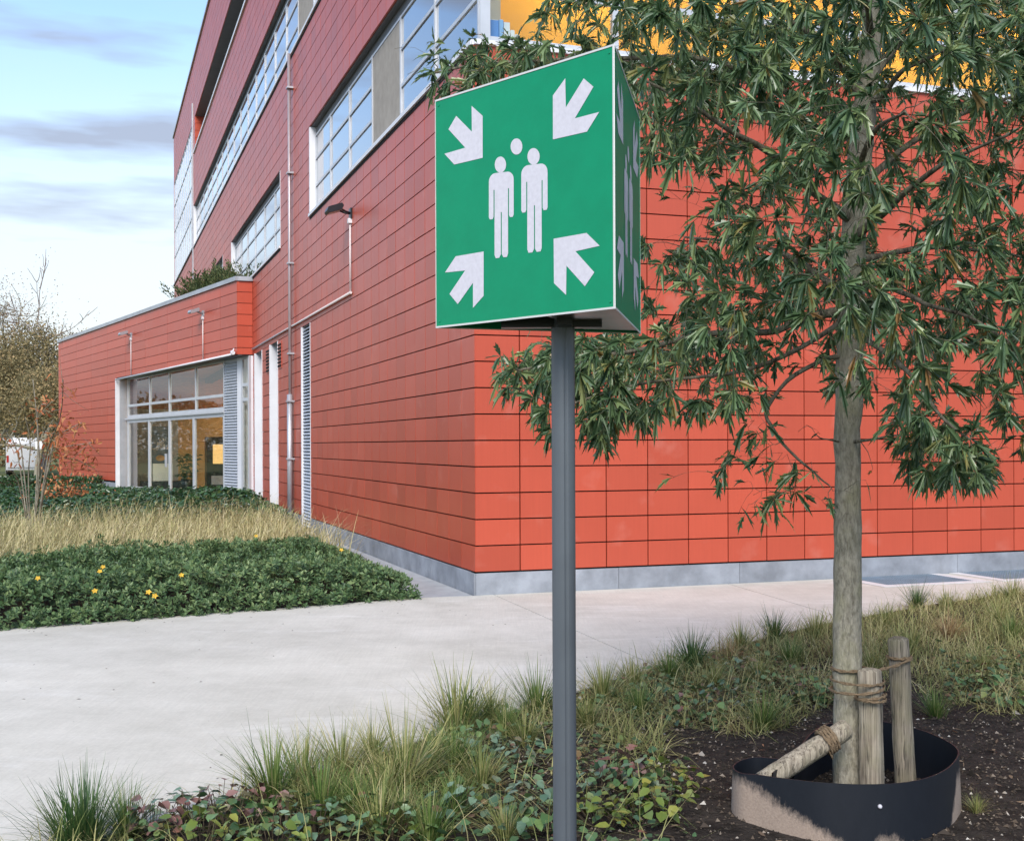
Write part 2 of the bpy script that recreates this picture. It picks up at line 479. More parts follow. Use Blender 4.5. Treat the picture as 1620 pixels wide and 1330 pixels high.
walls = []
mb = MB(); cell_fill(FL, LEN_L, OPEN_L, -0.30, -0.045, mb); walls.append(mb.build('wall', M['backing'], BLD))
mb = MB(); cell_fill(FR, LEN_R, OPEN_R, -0.30, -0.0452, mb, a_min=0.31); walls.append(mb.build('wall', M['backing'], BLD))
mb = MB()
FW.box(mb, 0.0, 21.28, 3.87, WZT, -0.25, -0.045)
FW.box(mb, 12.1, 21.28, 0.0, 3.87, -0.25, -0.045)
walls.append(mb.build('wall', M['backing'], BLD))
mb = MB(); FWR.box(mb, 0.02, 0.36, 3.87, WZT, -0.25, -0.045); walls.append(mb.build('wall', M['backing'], BLD))
mb = MB()                                     # sides nobody sees: plain closing walls
mb.box(13.2, 13.45, 0.3, 49.3, 0, ZT); mb.box(0.3, 13.2, 49.2, 49.45, 0, ZT)
pe = FW.p(21.28, 0)
mb.box(pe[0] + 0.05, -0.02, pe[1] - 0.25, pe[1], 0, 5.6)
mb.build('back_wall', M['panel'], BLD)

# which panels show largest: those become objects of their own
def world_of(fr, a, z, n=0.0):
    q = fr.p(a, z, n); w = CORNER + q[0] * RX + q[1] * LY
    return (w[0], w[1], z)
scored = []
for idx, (fr, a0, a1, z0, z1, w) in enumerate(pieces):
    cs = np.array([world_of(fr, a, z) for a, z in ((a0, z0), (a1, z0), (a1, z1), (a0, z1))])
    x, y = proj(cs)
    xc, yc = np.clip(x, 0, 1620), np.clip(y, 0, 1330)
    area = 0.5 * abs(sum(xc[i] * yc[(i + 1) % 4] - xc[(i + 1) % 4] * yc[i] for i in range(4)))
    cx, cy = x.mean(), y.mean()
    if 700 < cx < 965 and 170 < cy < 500: area = 0
    if 870 < x.min() and x.max() < 910: area = 0
    if 1000 < cx < 1300 and 60 < cy < 560: area *= 0.25
    if 1400 < cx < 1620 and 60 < cy < 600: area *= 0.2
    scored.append((area, idx))
scored.sort(reverse=True)
single = {i for a, i in scored[:300]}
shared = {}
prng = random.Random(17)
rest = [MB() for _ in walls]
for idx, (fr, a0, a1, z0, z1, w) in enumerate(pieces):
    g = GAPV / 2
    if idx in single:
        wdt = round(a1 - a0, 3); hgt = round(z1 - z0, 3)
        key = (id(fr), wdt, hgt)
        if key not in shared:
            m_ = MB()
            f0 = Frame((0, 0), fr.d, fr.n)
            f0.box(m_, g, wdt - g, GAP / 2, hgt - GAP / 2, -TH, 0.0)
            shared[key] = m_.mesh('panel'); shared[key].materials.append(M['panel'])
        o = obj('panel', shared[key], walls[w])
        q = fr.p(a0, z0, prng.uniform(-0.001, 0.001)); o.location = q
    else:
        jn = prng.uniform(-0.001, 0.001); fr.box(rest[w], a0 + g, a1 - g, z0 + GAP / 2, z1 - GAP / 2, -TH + jn, jn)
for w, m_ in zip(walls, rest):
    o = m_.build('panel_field', M['panel'], w); tag(o, kind='stuff')
# corner closers and copings
mb = MB()
FL.box(mb, -0.03, LEN_L, ZT, ZT + 0.10, -0.35, 0.06); FR.box(mb, 0.0, LEN_R, ZT, ZT + 0.10, -0.35, 0.06)
mb.build('roof_coping', M['zinc'], BLD)
mb = MB(); mb.box(0.3, 13.3, 0.3, 49.3, ZT - 0.3, ZT - 0.1); mb.build('roof', M['soffit'], BLD)

# plinth stones
mb = None
x = 0.0; i = 0
while x < LEN_R:
    L_ = [1.64, 1.5, 1.5, 1.5][i % 4]
    m_ = MB(); FR.box(m_, x + 0.003, min(x + L_, LEN_R) - 0.003, -0.3, Z0 - 0.012, -0.2, 0.012)
    m_.build('plinth_stone', M['plinth'], walls[1]); x += L_; i += 1
x = 0.015
while x < 10.2:
    m_ = MB(); FL.box(m_, x, min(x + 1.7, 10.2) - 0.005, -0.3, Z0 - 0.012, -0.2, 0.011)
    m_.build('plinth_stone', M['plinth'], walls[0]); x += 1.7
for a, b in ((11.2, 14.35), (15.5, 16.95), (18.2, 18.68)):
    m_ = MB(); FL.box(m_, a, b, -0.3, Z0 - 0.012, -0.2, 0.011); m_.build('plinth_stone', M['plinth'], walls[0])
for k in range(6):
    a = 12.1 + k * 1.53
    m_ = MB(); FW.box(m_, a + 0.003, a + 1.527, -0.3, 0.358, -0.2, 0.012); m_.build('plinth_stone', M['plinth'], walls[2])

# ------------------------------------------------------------------ glazing
def glazing(fr, edges, zs, n, glassm, name='window', fw=0.05, skip=(), thick_v=(), depth=0.05, blinds=()):
    """frame grid (one mesh) with a pane of its own in every field"""
    mb = MB()
    z0, z1 = zs[0], zs[-1]
    for i, a in enumerate(edges):
        w_ = fw * (1.6 if i in thick_v else 1.0)
        fr.box(mb, a - w_ / 2, a + w_ / 2, z0, z1, n - 0.02, n + depth)
    for j, z in enumerate(zs):
        for bi_, (a, b) in enumerate(zip(edges[:-1], edges[1:])):
            if bi_ in blinds and 0 < j < len(zs) - 1: continue
            h = fw * (1.3 if j in (0, len(zs) - 1) else 0.9)
            fr.box(mb, a + fw * 0.5, b - fw * 0.5, z - (0 if j == 0 else h / 2), z + (0 if j == len(zs) - 1 else h / 2) + (h / 2 if j == 0 else 0), n - 0.015, n + depth - 0.006)
    root = mb.build(name, M['frame'], BLD)
    cache = {}
    for i, (a, b) in enumerate(zip(edges[:-1], edges[1:])):
        if i in blinds:
            m_ = MB(); fr.box(m_, a + fw / 2, b - fw / 2, z0 + 0.02, z1 - 0.02, n - 0.01, n + 0.035)
            m_.build('blind', M['blind'], root); continue
        for j, (p, q) in enumerate(zip(zs[:-1], zs[1:])):
            if (i, j) in skip: continue
            key = (round(b - a, 3), round(q - p, 3))
            if key not in cache:
                m_ = MB(); f0 = Frame((0, 0), fr.d, fr.n)
                f0.box(m_, fw / 2, key[0] - fw / 2, 0.03, key[1] - 0.03, -0.006, 0.006)
                cache[key] = m_.mesh('pane'); cache[key].materials.append(glassm)
            o = obj('pane', cache[key], root); o.location = fr.p(a, p, n + 0.02)
    return root

REC = -0.15
def surround(fr, a0, a1, k0, k1, end0=True, end1=True, sill=True):
    z0, z1 = zk(k0), zk(k1)
    mb = MB(); fr.box(mb, a0, a1, z1 - 0.012, z1 + 0.03, -0.42, -0.035); mb.build('window_head', M['soffit'], BLD)
    if fr is FL:
        mb = MB(); fr.box(mb, a0 + 0.17 if not end0 else a0 + 0.035, a1 - 0.035, z1 - 0.15, z1 - 0.013, -0.40, REC + 0.03); mb.build('blind_box', M['soffit'], BLD)
        mb = MB(); fr.box(mb, a0 + 0.01, a1 - 0.01, z0 - 0.055, z0 - 0.005, 0.003, 0.007); mb.build('shadow_gap', M['backing'], BLD)
    if sill:
        mb = MB(); fr.box(mb, a0 + 0.002, a1, z0 - 0.004, z0 + 0.050, -0.40, 0.035); mb.build('window_sill', M['white'], BLD)
    mb = MB()
    if end1: fr.box(mb, a1 - 0.03, a1 + 0.02, z0 + 0.052, z1 - 0.015, -0.40, 0.006); mb.build('window_jamb', M['white'], BLD); mb = MB()
    if end0: fr.box(mb, a0 - 0.02, a0 + 0.03, z0 + 0.052, z1 - 0.015, -0.40, 0.006); mb.build('window_jamb', M['white'], BLD)
def rows3(k0, k1):
    a, b = zk(k0) + 0.05, zk(k1) - 0.15
    return [a, a + (b - a) * 0.36, a + (b - a) * 0.70, b]

# first floor, corner window (both facades) with one bay closed by a blind
surround(FL, 0.0, 10.2, 20, 26, end0=False)
glazing(FL, [0.16, 1.9, 3.62, 5.36, 7.06, 8.70, 10.17], rows3(20, 26), REC, M['glass'], blinds=(2,))
surround(FR, 0.0, 13.5, 20, 26, end0=False, end1=False)
glazing(FR, [0.165, 1.68, 3.2, 4.72, 6.24, 7.76, 9.28, 10.8, 12.3, 13.45], [zk(20) + 0.05, 6.46, zk(26) - 0.012], REC, M['glass_door'], thick_v=(0,), fw=0.07)
surround(FL, 13.9, 23.6, 20, 26)
glazing(FL, [13.95, 15.5, 17.25, 19.05, 20.65, 22.1, 23.57], rows3(20, 26), REC, M['glass'])
surround(FL, 26.0, 36.6, 20, 26)
glazing(FL, [26.03, 28.0, 30.0, 32.0, 34.0, 36.57], rows3(20, 26), REC, M['glass'])
# second floor ribbon
surround(FL, 0.0, 37.3, 33, 39, end0=False)
ed = [0.16, 1.9, 3.6, 5.3, 7.0, 8.6, 10.3, 12.1] + [13.7 + 1.69 * i for i in range(14)] + [37.27]
glazing(FL, ed, rows3(33, 39), REC, M['glass'], blinds=(6,))
surround(FR, 0.0, 13.5, 33, 39, end0=False, end1=False)
glazing(FR, [0.165, 1.68, 3.2, 4.72, 6.24, 7.76, 9.28, 10.8, 12.3, 13.45], [zk(33) + 0.05, zk(36), zk(39) - 0.012], REC, M['glass'])
# third floor loggia
mb = MB()
FL.box(mb, 1.2, 36.5, zk(51) - 0.01, zk(51) + 0.03, -2.4, -0.035); mb.build('loggia_ceiling', M['soffit'], BLD)
mb = MB(); FL.box(mb, 1.2, 36.5, zk(46) - 0.02, zk(51) - 0.011, -2.5, -2.38); mb.build('loggia_back', M['soffit'], BLD)
mb = MB(); FL.box(mb, 1.2, 36.5, zk(46) - 0.12, zk(46) - 0.02, -2.5, -0.05); mb.build('loggia_floor', M['soffit'], BLD)
mb = MB()
for r in range(46, 51): FL.box(mb, 36.46, 36.5, zk(r) + 0.007, zk(r + 1) - 0.007, -2.37, -0.03)
mb.build('loggia_end', M['panel'], BLD)
mb = MB(); FL.box(mb, 1.2, 36.9, zk(46), zk(46) + 0.09, -0.30, 0.05); mb.build('loggia_rail', M['white'], BLD)
# curtain wall at the far end
ed = [37.55 + 1.18 * i for i in range(11)]
glazing(FL, ed, [zk(33) + 0.05, zk(38), zk(42.5), zk(47), zk(51) - 0.02], -0.06, M['glass'], name='curtain_wall', fw=0.07, depth=0.05)
mb = MB(); FL.box(mb, 37.35, 37.48, Z0 + 5.6, ZT - 1.5, -0.05, 0.05); mb.build('corner_profile', M['zinc'], BLD)
mb = MB(); FL.box(mb, 37.5, 49.45, zk(33) - 0.02, zk(33) + 0.04, -0.30, 0.05); mb.build('window_sill', M['soffit'], BLD)

# rooms behind the glass
for k0, k1 in ((20, 26), (33, 39)):
    mb = MB(); mb.box(0.30, 13.1, 0.30, 48.9, zk(k0) - 0.45, zk(k0) - 0.25); mb.build('room_floor', M['room'], BLD)
    mb = MB(); mb.box(0.43, 13.1, 0.43, 48.9, zk(k1) + 0.10, zk(k1) + 0.25); mb.build('room_ceiling', M['room'], BLD)
mb = MB(); mb.box(4.4, 4.6, 3.4, 48.9, zk(20) - 0.25, zk(26) + 0.1); mb.box(4.4, 4.6, 3.0, 48.9, zk(33) - 0.25, zk(39) + 0.1)
mb.box(0.5, 13.1, 11.8, 11.9, zk(20) - 0.25, zk(26) + 0.1); mb.box(0.5, 4.4, 25.0, 25.1, zk(33) - 0.25, zk(39) + 0.1)
mb.box(2.4, 2.6, 37.5, 48.9, zk(33) - 0.25, zk(51)); mb.box(0.3, 2.6, 48.9, 49.1, zk(33), zk(51))
mb.build('partition', M['room'], BLD)
mb = MB(); mb.box(0.75, 13.1, 1.5, 1.6, zk(20) - 0.25, zk(26) + 0.1); mb.build('partition', M['yellow'], BLD)
mb = MB(); mb.box(0.55, 0.74, 1.3, 1.6, zk(20) - 0.25, zk(26) + 0.1); mb.build('column', M['room'], BLD)
for i in range(5):
    mb = MB(); mb.box(1.0 + i * 2.4, 2.8 + i * 2.4, 0.75, 0.95, zk(26) + 0.06, zk(26) + 0.098); mb.build('ceiling_lamp', M['lamp'], BLD)

# ------------------------------------------------------------------ ground floor slots, louvre, downpipe, conduit
LOUV = mat('louvre', (0.52, 0.55, 0.60), 0.45, 0.5, metal=0.2)
ZG = zk(13)
mb = MB()
FL.box(mb, 11.15, 11.2, 0.0, ZG, -0.20, 0.014); FL.box(mb, 10.2, 10.235, 0.0, ZG, -0.20, 0.006)
louv = mb.build('louvre_frame', M['white'], BLD)
mb = MB()
k = 0
zz = 0.05
sl = MB(); fl0 = Frame((0, 0), FL.d, FL.n)
sl.add([fl0.p(0, 0, 0.0), fl0.p(0.9, 0, 0.0), fl0.p(0.9, 0.05, -0.05), fl0.p(0, 0.05, -0.05),
        fl0.p(0, 0.006, 0.002), fl0.p(0.9, 0.006, 0.002), fl0.p(0.9, 0.056, -0.048), fl0.p(0, 0.056, -0.048)],
       [(0, 1, 2, 3), (7, 6, 5, 4), (0, 4, 5, 1), (3, 2, 6, 7), (0, 3, 7, 4), (1, 5, 6, 2)])
slm = sl.mesh('slat'); slm.materials.append(LOUV)
while zz < ZG - 0.06:
    o = obj('slat', slm, louv); o.location = FL.p(10.24, zz, -0.012); zz += 0.062
mb = MB(); FL.box(mb, 10.2, 11.2, 0.0, ZG, -0.22, -0.10); mb.build('louvre_back', M['dark'], BLD)
for a0, a1 in ((14.35, 15.5), (16.95, 18.2)):
    mb = MB()
    FL.box(mb, a1 - 0.04, a1 + 0.015, 0.0, ZG, -0.30, 0.03)
    FL.box(mb, a0 - 0.015, a0 + 0.03, 0.0, ZG, -0.30, 0.012)
    s_ = mb.build('slot_window', M['white'], BLD)
    mb = MB(); FL.box(mb, a0 + 0.03, a1 - 0.04, 0.05, ZG, -0.30, -0.285); mb.build('pane', M['glass'], s_)
    mb = MB(); FL.box(mb, a0, a1, 0.0, ZG, -0.5, -0.42); mb.build('slot_back', M['dark'], s_)
mb = MB(); FL.box(mb, 10.2, 18.7, ZG - 0.012, ZG + 0.03, -0.32, -0.032); mb.build('slot_head', M['soffit'], BLD)
# small red vent grilles beside the slot
for a in (13.75, 15.62):
    mb = MB(); FL.box(mb, a, a + 0.5, ZG - 0.62, ZG - 0.04, 0.001, 0.012); g_ = mb.build('vent_grille', M['panel'], BLD)
    for j in range(7):
        mb = MB(); FL.box(mb, a + 0.03, a + 0.47, ZG - 0.58 + j * 0.075, ZG - 0.545 + j * 0.075, 0.0125, 0.03); mb.build('slat', M['backing'], g_)
# downpipe
mb = MB()
mb.tube([FL.p(12.15, 0.95, 0.075), FL.p(12.15, 9.40, 0.075)], 0.032, 12)
dp = mb.build('downpipe', M['pipe'], BLD)
mb = MB(); mb.tube([FL.p(12.15, -0.1, 0.085), FL.p(12.15, 2.6, 0.085)], 0.055, 12); mb.build('pipe_guard', M['zinc'], dp)
for z in (1.3, 2.45, 3.4, 5.2, 7.0, 8.7):
    mb = MB(); FL.box(mb, 12.07, 12.23, z, z + 0.035, 0.0, 0.125 if z > 2.6 else 0.152); mb.build('pipe_bracket', M['zinc'], dp)
# conduit along the facade
mb = MB(); mb.tube([FL.p(6.32, 3.94, 0.03), FL.p(18.6, 3.99, 0.03)], 0.022, 8); mb.build('conduit', M['conduit'], BLD)

# ------------------------------------------------------------------ entrance wing
mb = MB()
FW.box(mb, -0.03, 21.33, WZT, WZT + 0.11, -0.40, 0.05); FWR.box(mb, -0.0, 0.36, WZT + 0.001, WZT + 0.109, -0.4, 0.05)
mb.build('wing_coping', M['zinc'], BLD)
pe2 = FW.p(21.28, 0)
mb = MB(); mb.prism([(0.0, 18.9), (W0[0] + 0.1, 18.9), (pe2[0] + 0.2, pe2[1]), (0.0, pe2[1])], 5.25, 5.45); mb.build('wing_roof', M['soffit'], BLD)
mb = MB(); FW.box(mb, 0.0, 12.1, 3.84, 3.87, -0.60, -0.03); mb.build('wing_soffit', M['soffit'], BLD)
mb = MB(); FW.box(mb, 12.06, 12.13, 0.0, 3.84, -0.10, 0.03); mb.build('entrance_jamb', M['white'], BLD)
mb = MB(); FW.box(mb, 12.065, 12.125, 0.0, 3.835, -0.42, -0.101); mb.build('jamb_cover', M['zinc'], BLD)
NE = -0.35
up = glazing(FW, [1.94, 4.40, 7.00, 9.15, 11.80], [2.50, 2.92, 3.84], NE, M['glass_door'], name='window', fw=0.085)
lowf = glazing(FW, [1.94, 4.60, 7.00, 9.25, 11.80], [0.04, 2.46], NE, M['glass_door'], name='sliding_door', fw=0.17)
mb = MB(); FW.box(mb, 7.16, 7.20, 0.95, 1.35, NE + 0.06, NE + 0.13); mb.build('door_handle', M['zinc'], lowf)
mb = MB(); FW.box(mb, 1.90, 12.0, 2.455, 2.515, NE - 0.06, NE + 0.10); mb.build('transom', M['frame'], BLD)
mb = MB(); FW.box(mb, 0.86, 1.90, 0.0, 3.84, NE - 0.02, NE + 0.03); lv = mb.build('louvre_panel', LOUV, BLD)
sl = MB(); f0 = Frame((0, 0), FW.d, FW.n)
sl.add([f0.p(0, 0, 0.04), f0.p(0.98, 0, 0.04), f0.p(0.98, 0.045, 0.0), f0.p(0, 0.045, 0.0), f0.p(0, 0.012, 0.045), f0.p(0.98, 0.012, 0.045), f0.p(0.98, 0.05, 0.0), f0.p(0, 0.05, 0.0)],
       [(0, 1, 2, 3), (7, 6, 5, 4), (0, 4, 5, 1), (3, 2, 6, 7), (0, 3, 7, 4), (1, 5, 6, 2)])
slm2 = sl.mesh('slat'); slm2.materials.append(LOUV)
zz = 0.04
while zz < 3.76:
    o = obj('slat', slm2, lv); o.location = FW.p(0.89, zz, NE + 0.032); zz += 0.075
glazing(FW, [-0.02, 0.48], [0.04, 2.75, 3.12, 3.84], NE + 0.02, M['glass_door'], name='side_light', fw=0.09)
mb = MB(); FW.box(mb, 0.50, 0.86, 0.0, 3.84, NE - 0.10, NE + 0.06); mb.build('frame_post', M['white'], BLD)
mb = MB(); mb.box(-0.085, 0.32, 18.69, 18.73, 0.0, 3.84); mb.build('corner_post', M['white'], BLD)
mb = MB(); mb.tube([FW.p(12.0, 3.80, 0.035), FW.p(0.25, 3.88, 0.035)], 0.028, 8); mb.build('light_rail', M['white'], BLD)
# lobby inside
pa0, pb0 = FW.p(0.0, 0, -0.2), FW.p(21.2, 0, -0.2)
mb = MB(); mb.prism([(9.0, 18.95), (pa0[0], 18.95), (pb0[0], pb0[1]), (9.0, pb0[1])], -0.02, 0.03); mb.build('lobby_floor', mat('lobby_floor', (0.22, 0.21, 0.2), 0.3, 0.5), BLD)
pa, pb = FW.p(0.0, 0, -0.3), FW.p(21.2, 0, -0.3)
mb = MB(); mb.prism([(9.0, 18.95), (pa[0], 18.95), (pb[0], pb[1]), (9.0, pb[1])], 4.02, 4.12); mb.build('lobby_ceiling', M['lobby_brick'], BLD)
mb = MB(); mb.box(2.9, 3.1, 18.95, 33.0, 0.03, 4.0); mb.build('lobby_wall', M['lobby'], BLD)
mb = MB(); mb.box(-0.9, 2.9, 33.0, 33.2, 0.03, 2.9); mb.build('lobby_wall', M['lobby'], BLD)
mb = MB(); mb.box(-3.2, -0.9, 33.0, 33.2, 0.03, 2.9); mb.build('lobby_wall', M['room'], BLD)
mb = MB(); mb.box(-3.2, 2.9, 32.98, 33.2, 2.905, 4.0); mb.build('lobby_bulkhead', M['lobby_brick'], BLD)
for (x_, y_) in ((1.5, 20.5), (1.7, 23.5), (1.6, 26.8), (1.4, 30.0)):
    mb = MB(); mb.box(x_, x_ + 0.5, y_, y_ + 1.6, 3.96, 4.018); mb.build('ceiling_lamp', M['lobby_lamp'], BLD)

# ------------------------------------------------------------------ ground, path, beds
def conc_mat():
    m = bpy.data.materials.new('brushed_concrete'); m.use_nodes = True
    nt = m.node_tree; N = nt.nodes; K = nt.links
    b = N['Principled BSDF']
    g = N.new('ShaderNodeNewGeometry')
    def noise(scale, detail=6, rough=0.6, st=None, rot=0.0):
        v = g.outputs['Position']
        if st:
            mp_ = N.new('ShaderNodeMapping'); mp_.inputs['Scale'].default_value = st; mp_.inputs['Rotation'].default_value = (0, 0, rot)
            K.new(v, mp_.inputs[0]); v = mp_.outputs[0]
        t = N.new('ShaderNodeTexNoise'); t.inputs['Scale'].default_value = scale; t.inputs['Detail'].default_value = detail; t.inputs['Roughness'].default_value = rough
        K.new(v, t.inputs['Vector']); return t.outputs['Fac']
    big = noise(0.45, 6, 0.65); med = noise(2.6, 12, 0.78); fine = noise(60, 3)
    brush = noise(1.0, 3, 0.6, (70, 2.2, 1), math.radians(6))
    cr = N.new('ShaderNodeValToRGB'); el = cr.color_ramp.elements
    el[0].position = 0.36; el[0].color = (0.44, 0.425, 0.365, 1)
    el[1].position = 0.64; el[1].color = (0.62, 0.60, 0.53, 1)
    mixf = N.new('ShaderNodeMath'); mixf.operation = 'MULTIPLY_ADD'; mixf.inputs[1].default_value = 0.55
    h2 = N.new('ShaderNodeMath'); h2.operation = 'MULTIPLY'; h2.inputs[1].default_value = 0.45; K.new(med, h2.inputs[0])
    K.new(big, mixf.inputs[0]); K.new(h2.outputs[0], mixf.inputs[2]); K.new(mixf.outputs[0], cr.inputs[0])
    # whitish smears
    sm = noise(1.1, 7, 0.7, (0.6, 1.5, 1), 0.5)
    r = N.new('ShaderNodeMapRange'); r.inputs['From Min'].default_value = 0.56; r.inputs['From Max'].default_value = 0.74; r.inputs['To Max'].default_value = 0.55
    K.new(sm, r.inputs['Value'])
    mx = N.new('ShaderNodeMixRGB'); mx.inputs['Color2'].default_value = (0.72, 0.71, 0.67, 1)
    K.new(r.outputs[0], mx.inputs['Fac']); K.new(cr.outputs[0], mx.inputs['Color1'])
    rb = N.new('ShaderNodeMapRange'); rb.inputs['From Min'].default_value = 0.3; rb.inputs['From Max'].default_value = 0.7; rb.inputs['To Min'].default_value = 0.95; rb.inputs['To Max'].default_value = 1.03
    K.new(brush, rb.inputs['Value'])
    grit = noise(38, 8, 0.8)
    rg_ = N.new('ShaderNodeMapRange'); rg_.inputs['From Min'].default_value = 0.3; rg_.inputs['From Max'].default_value = 0.7; rg_.inputs['To Min'].default_value = 0.90; rg_.inputs['To Max'].default_value = 1.08
    K.new(grit, rg_.inputs['Value'])
    # small dark specks
    vo = N.new('ShaderNodeTexVoronoi'); vo.inputs['Scale'].default_value = 4.5; K.new(g.outputs['Position'], vo.inputs['Vector'])
    vs = N.new('ShaderNodeMapRange'); vs.inputs['From Min'].default_value = 0.012; vs.inputs['From Max'].default_value = 0.03; vs.inputs['To Min'].default_value = 0.35
    K.new(vo.outputs['Distance'], vs.inputs['Value'])
    mu0 = N.new('ShaderNodeMath'); mu0.operation = 'MULTIPLY'; K.new(rb.outputs[0], mu0.inputs[0]); K.new(vs.outputs[0], mu0.inputs[1])
    mu = N.new('ShaderNodeMath'); mu.operation = 'MULTIPLY'; K.new(mu0.outputs[0], mu.inputs[0]); K.new(rg_.outputs[0], mu.inputs[1])
    sc = N.new('ShaderNodeVectorMath'); sc.operation = 'SCALE'; K.new(mx.outputs[0], sc.inputs[0]); K.new(mu.outputs[0], sc.inputs['Scale'])
    K.new(sc.outputs[0], b.inputs['Base Color'])
    b.inputs['Roughness'].default_value = 0.85; b.inputs['Specular IOR Level'].default_value = 0.3
    hs = N.new('ShaderNodeMath'); hs.operation = 'MULTIPLY_ADD'; hs.inputs[1].default_value = 0.6
    K.new(brush, hs.inputs[0]); K.new(fine, hs.inputs[2])
    bp = N.new('ShaderNodeBump'); bp.inputs['Strength'].default_value = 0.22; bp.inputs['Distance'].default_value = 0.004
    K.new(hs.outputs[0], bp.inputs['Height']); K.new(bp.outputs[0], b.inputs['Normal'])
    return m
M['concrete'] = conc_mat()
M['soil'] = mat('soil', (0.014, 0.011, 0.009), 0.95, 0.15, col2=(0.050, 0.041, 0.034), vscale=9, bump=1.0, bscale=55, detail=10)
M['lawn'] = mat('lawn', (0.10, 0.13, 0.04), 0.95, 0.1, col2=(0.17, 0.17, 0.08), vscale=0.6, bump=0.6, bscale=12, detail=10)
M['slabgrey'] = mat('paving_grey', (0.33, 0.345, 0.355), 0.85, 0.3, var=0.12, vscale=5, bump=0.3, bscale=150)

mb = MB(); mb.add([(-400, -60, -0.16), (400, -60, -0.16), (400, 900, -0.16), (-400, 900, -0.16)], [(0, 1, 2, 3)])
tag(mb.build('ground', M['lawn']), kind='structure')

NEAR = [(-4.4, 1.0), (-1.95, 4.55), (-0.55, 6.45), (0.95, 8.55), (2.65, 10.62), (4.2, 12.0), (5.9, 13.2), (9.0, 14.9), (14.0, 17.0)]    # far edge of the near bed
def near_x(y):
    for (x0, y0), (x1, y1) in zip(NEAR[:-1], NEAR[1:]):
        if y0 <= y <= y1: return x0 + (x1 - x0) * (y - y0) / (y1 - y0)
    return NEAR[0][0] if y < NEAR[0][1] else NEAR[-1][0]
FAR = [(-16.0, 3.75), (-4.45, 10.54), (-0.96, 12.62)]
def lerp(a, b, t): return (a[0] + (b[0] - a[0]) * t, a[1] + (b[1] - a[1]) * t)
c_ = loc(0, -0.004)
r1 = loc(3.05, -0.02); r2 = loc(13.6, -0.02)
j1a, j1b = (-0.20, 12.72), (1.03, 8.66)
j2a, j2b = (2.49, 13.74), (3.02, 10.95)
path = empty('concrete_path'); tag(path, kind='structure')
g = 0.006
S1 = [(-16, 3.75), (-4.45, 10.54), (-0.96, 12.60), loc(-0.004, -0.02), (j1a[0] - g, j1a[1] + 0.12), (j1b[0] - g, j1b[1]), (-0.55, 6.45), (-1.95, 4.55), (-4.4, 1.0), (-9, -3), (-16, -3)]
S2 = [(j1a[0] + g, j1a[1] + 0.11), loc(2.98, -0.02), (j2b[0] - g, j2b[1]), (2.65, 10.62), (j1b[0] + g, j1b[1])]
S3 = [loc(2.98 + 2 * g, -0.02), loc(13.6, -0.02), (14.0, 17.0), (9.0, 14.9), (5.9, 13.2), (4.2, 12.0), (j2b[0] + g, j2b[1])]
for S in (S1, S2, S3):
    m_ = MB(); m_.prism(S[::-1], -0.14, 0.0); m_.build('slab', M['concrete'], path)
# paving strip along the long facade
strip = empty('paving_strip'); tag(strip, kind='structure')
for i in range(12):
    s0 = 0.03 + i * 1.0; m_ = MB()
    q = [loc(-0.02, s0), loc(-0.02, s0 + 0.992), loc(-0.56, s0 + 0.992), loc(-0.56, s0)]
    if i == 0: q[3] = (-0.965, 12.62); q[0] = loc(-0.02, -0.005)
    m_.prism(q, -0.12, -0.006); m_.build('slab', M['slabgrey'], strip)
# soil of the bed beside the building
m_ = MB(); m_.prism([(-0.99, 12.57), loc(-0.575, 0.2), loc(-0.575, 12), loc(-0.05, 12), loc(-0.05, 18.5), (W0[0] * RX[0] + CORNER[0] - 7, 30), (-12, 36), (-26, 36), (-26, -2.2)], -0.15, -0.03)
tag(m_.build('planting_bed', M['soil']), kind='structure')

# soil of the near bed: uneven sheet
rng = np.random.default_rng(5)
def vnoise(x, y, seed=0):
    s = np.zeros_like(x)
    r_ = np.random.default_rng(seed)
    for i in range(26):
        k = 1.2 * 1.22 ** i
        th = r_.uniform(0, 2 * np.pi); ph = r_.uniform(0, 2 * np.pi)
        s += np.sin(k * (x * np.cos(th) + y * np.sin(th)) + ph) / (1 + i * 0.55)
    return s / 4.0
def soil_h(x, y):
    base = 0.03 * np.exp(-((x - 1.35) ** 2 + (y - 5.3) ** 2) / 2.0) + 0.05 * np.exp(-((x - 0.85) ** 2 + (y - 5.2) ** 2) / 0.10)
    return base + 0.018 * vnoise(x, y, 3) - 0.005
nx, ny = 460, 520
gx = np.linspace(-4.5, 14.2, nx); gy = np.linspace(0.5, 17.0, ny)
X, Y = np.meshgrid(gx, gy)
nxs = np.array([near_x(v) for v in gy])
# distance (roughly) inside the bed edge
ins = np.clip((X - nxs[:, None]) / 0.10, -1, 1)
Zs = np.where(ins > 0, soil_h(X, Y) * np.clip(ins, 0.3, 1), -0.10)
# bottom of the ring's inside is lower
vid = np.arange(nx * ny).reshape(ny, nx)
q = np.stack([vid[:-1, :-1], vid[:-1, 1:], vid[1:, 1:], vid[1:, :-1]], -1).reshape(-1, 4)
keep = (ins[:-1, :-1] > -0.9).ravel() | (ins[1:, 1:] > -0.9).ravel()
vv = np.stack([X, Y, Zs], -1).reshape(-1, 3)
used = np.unique(q[keep]); remap = np.full(nx * ny, -1); remap[used] = np.arange(len(used))
me = np_mesh('planting_soil', vv[used], remap[q[keep]], True)
tag(obj('planting_soil', me, None, M['soil']), kind='structure')

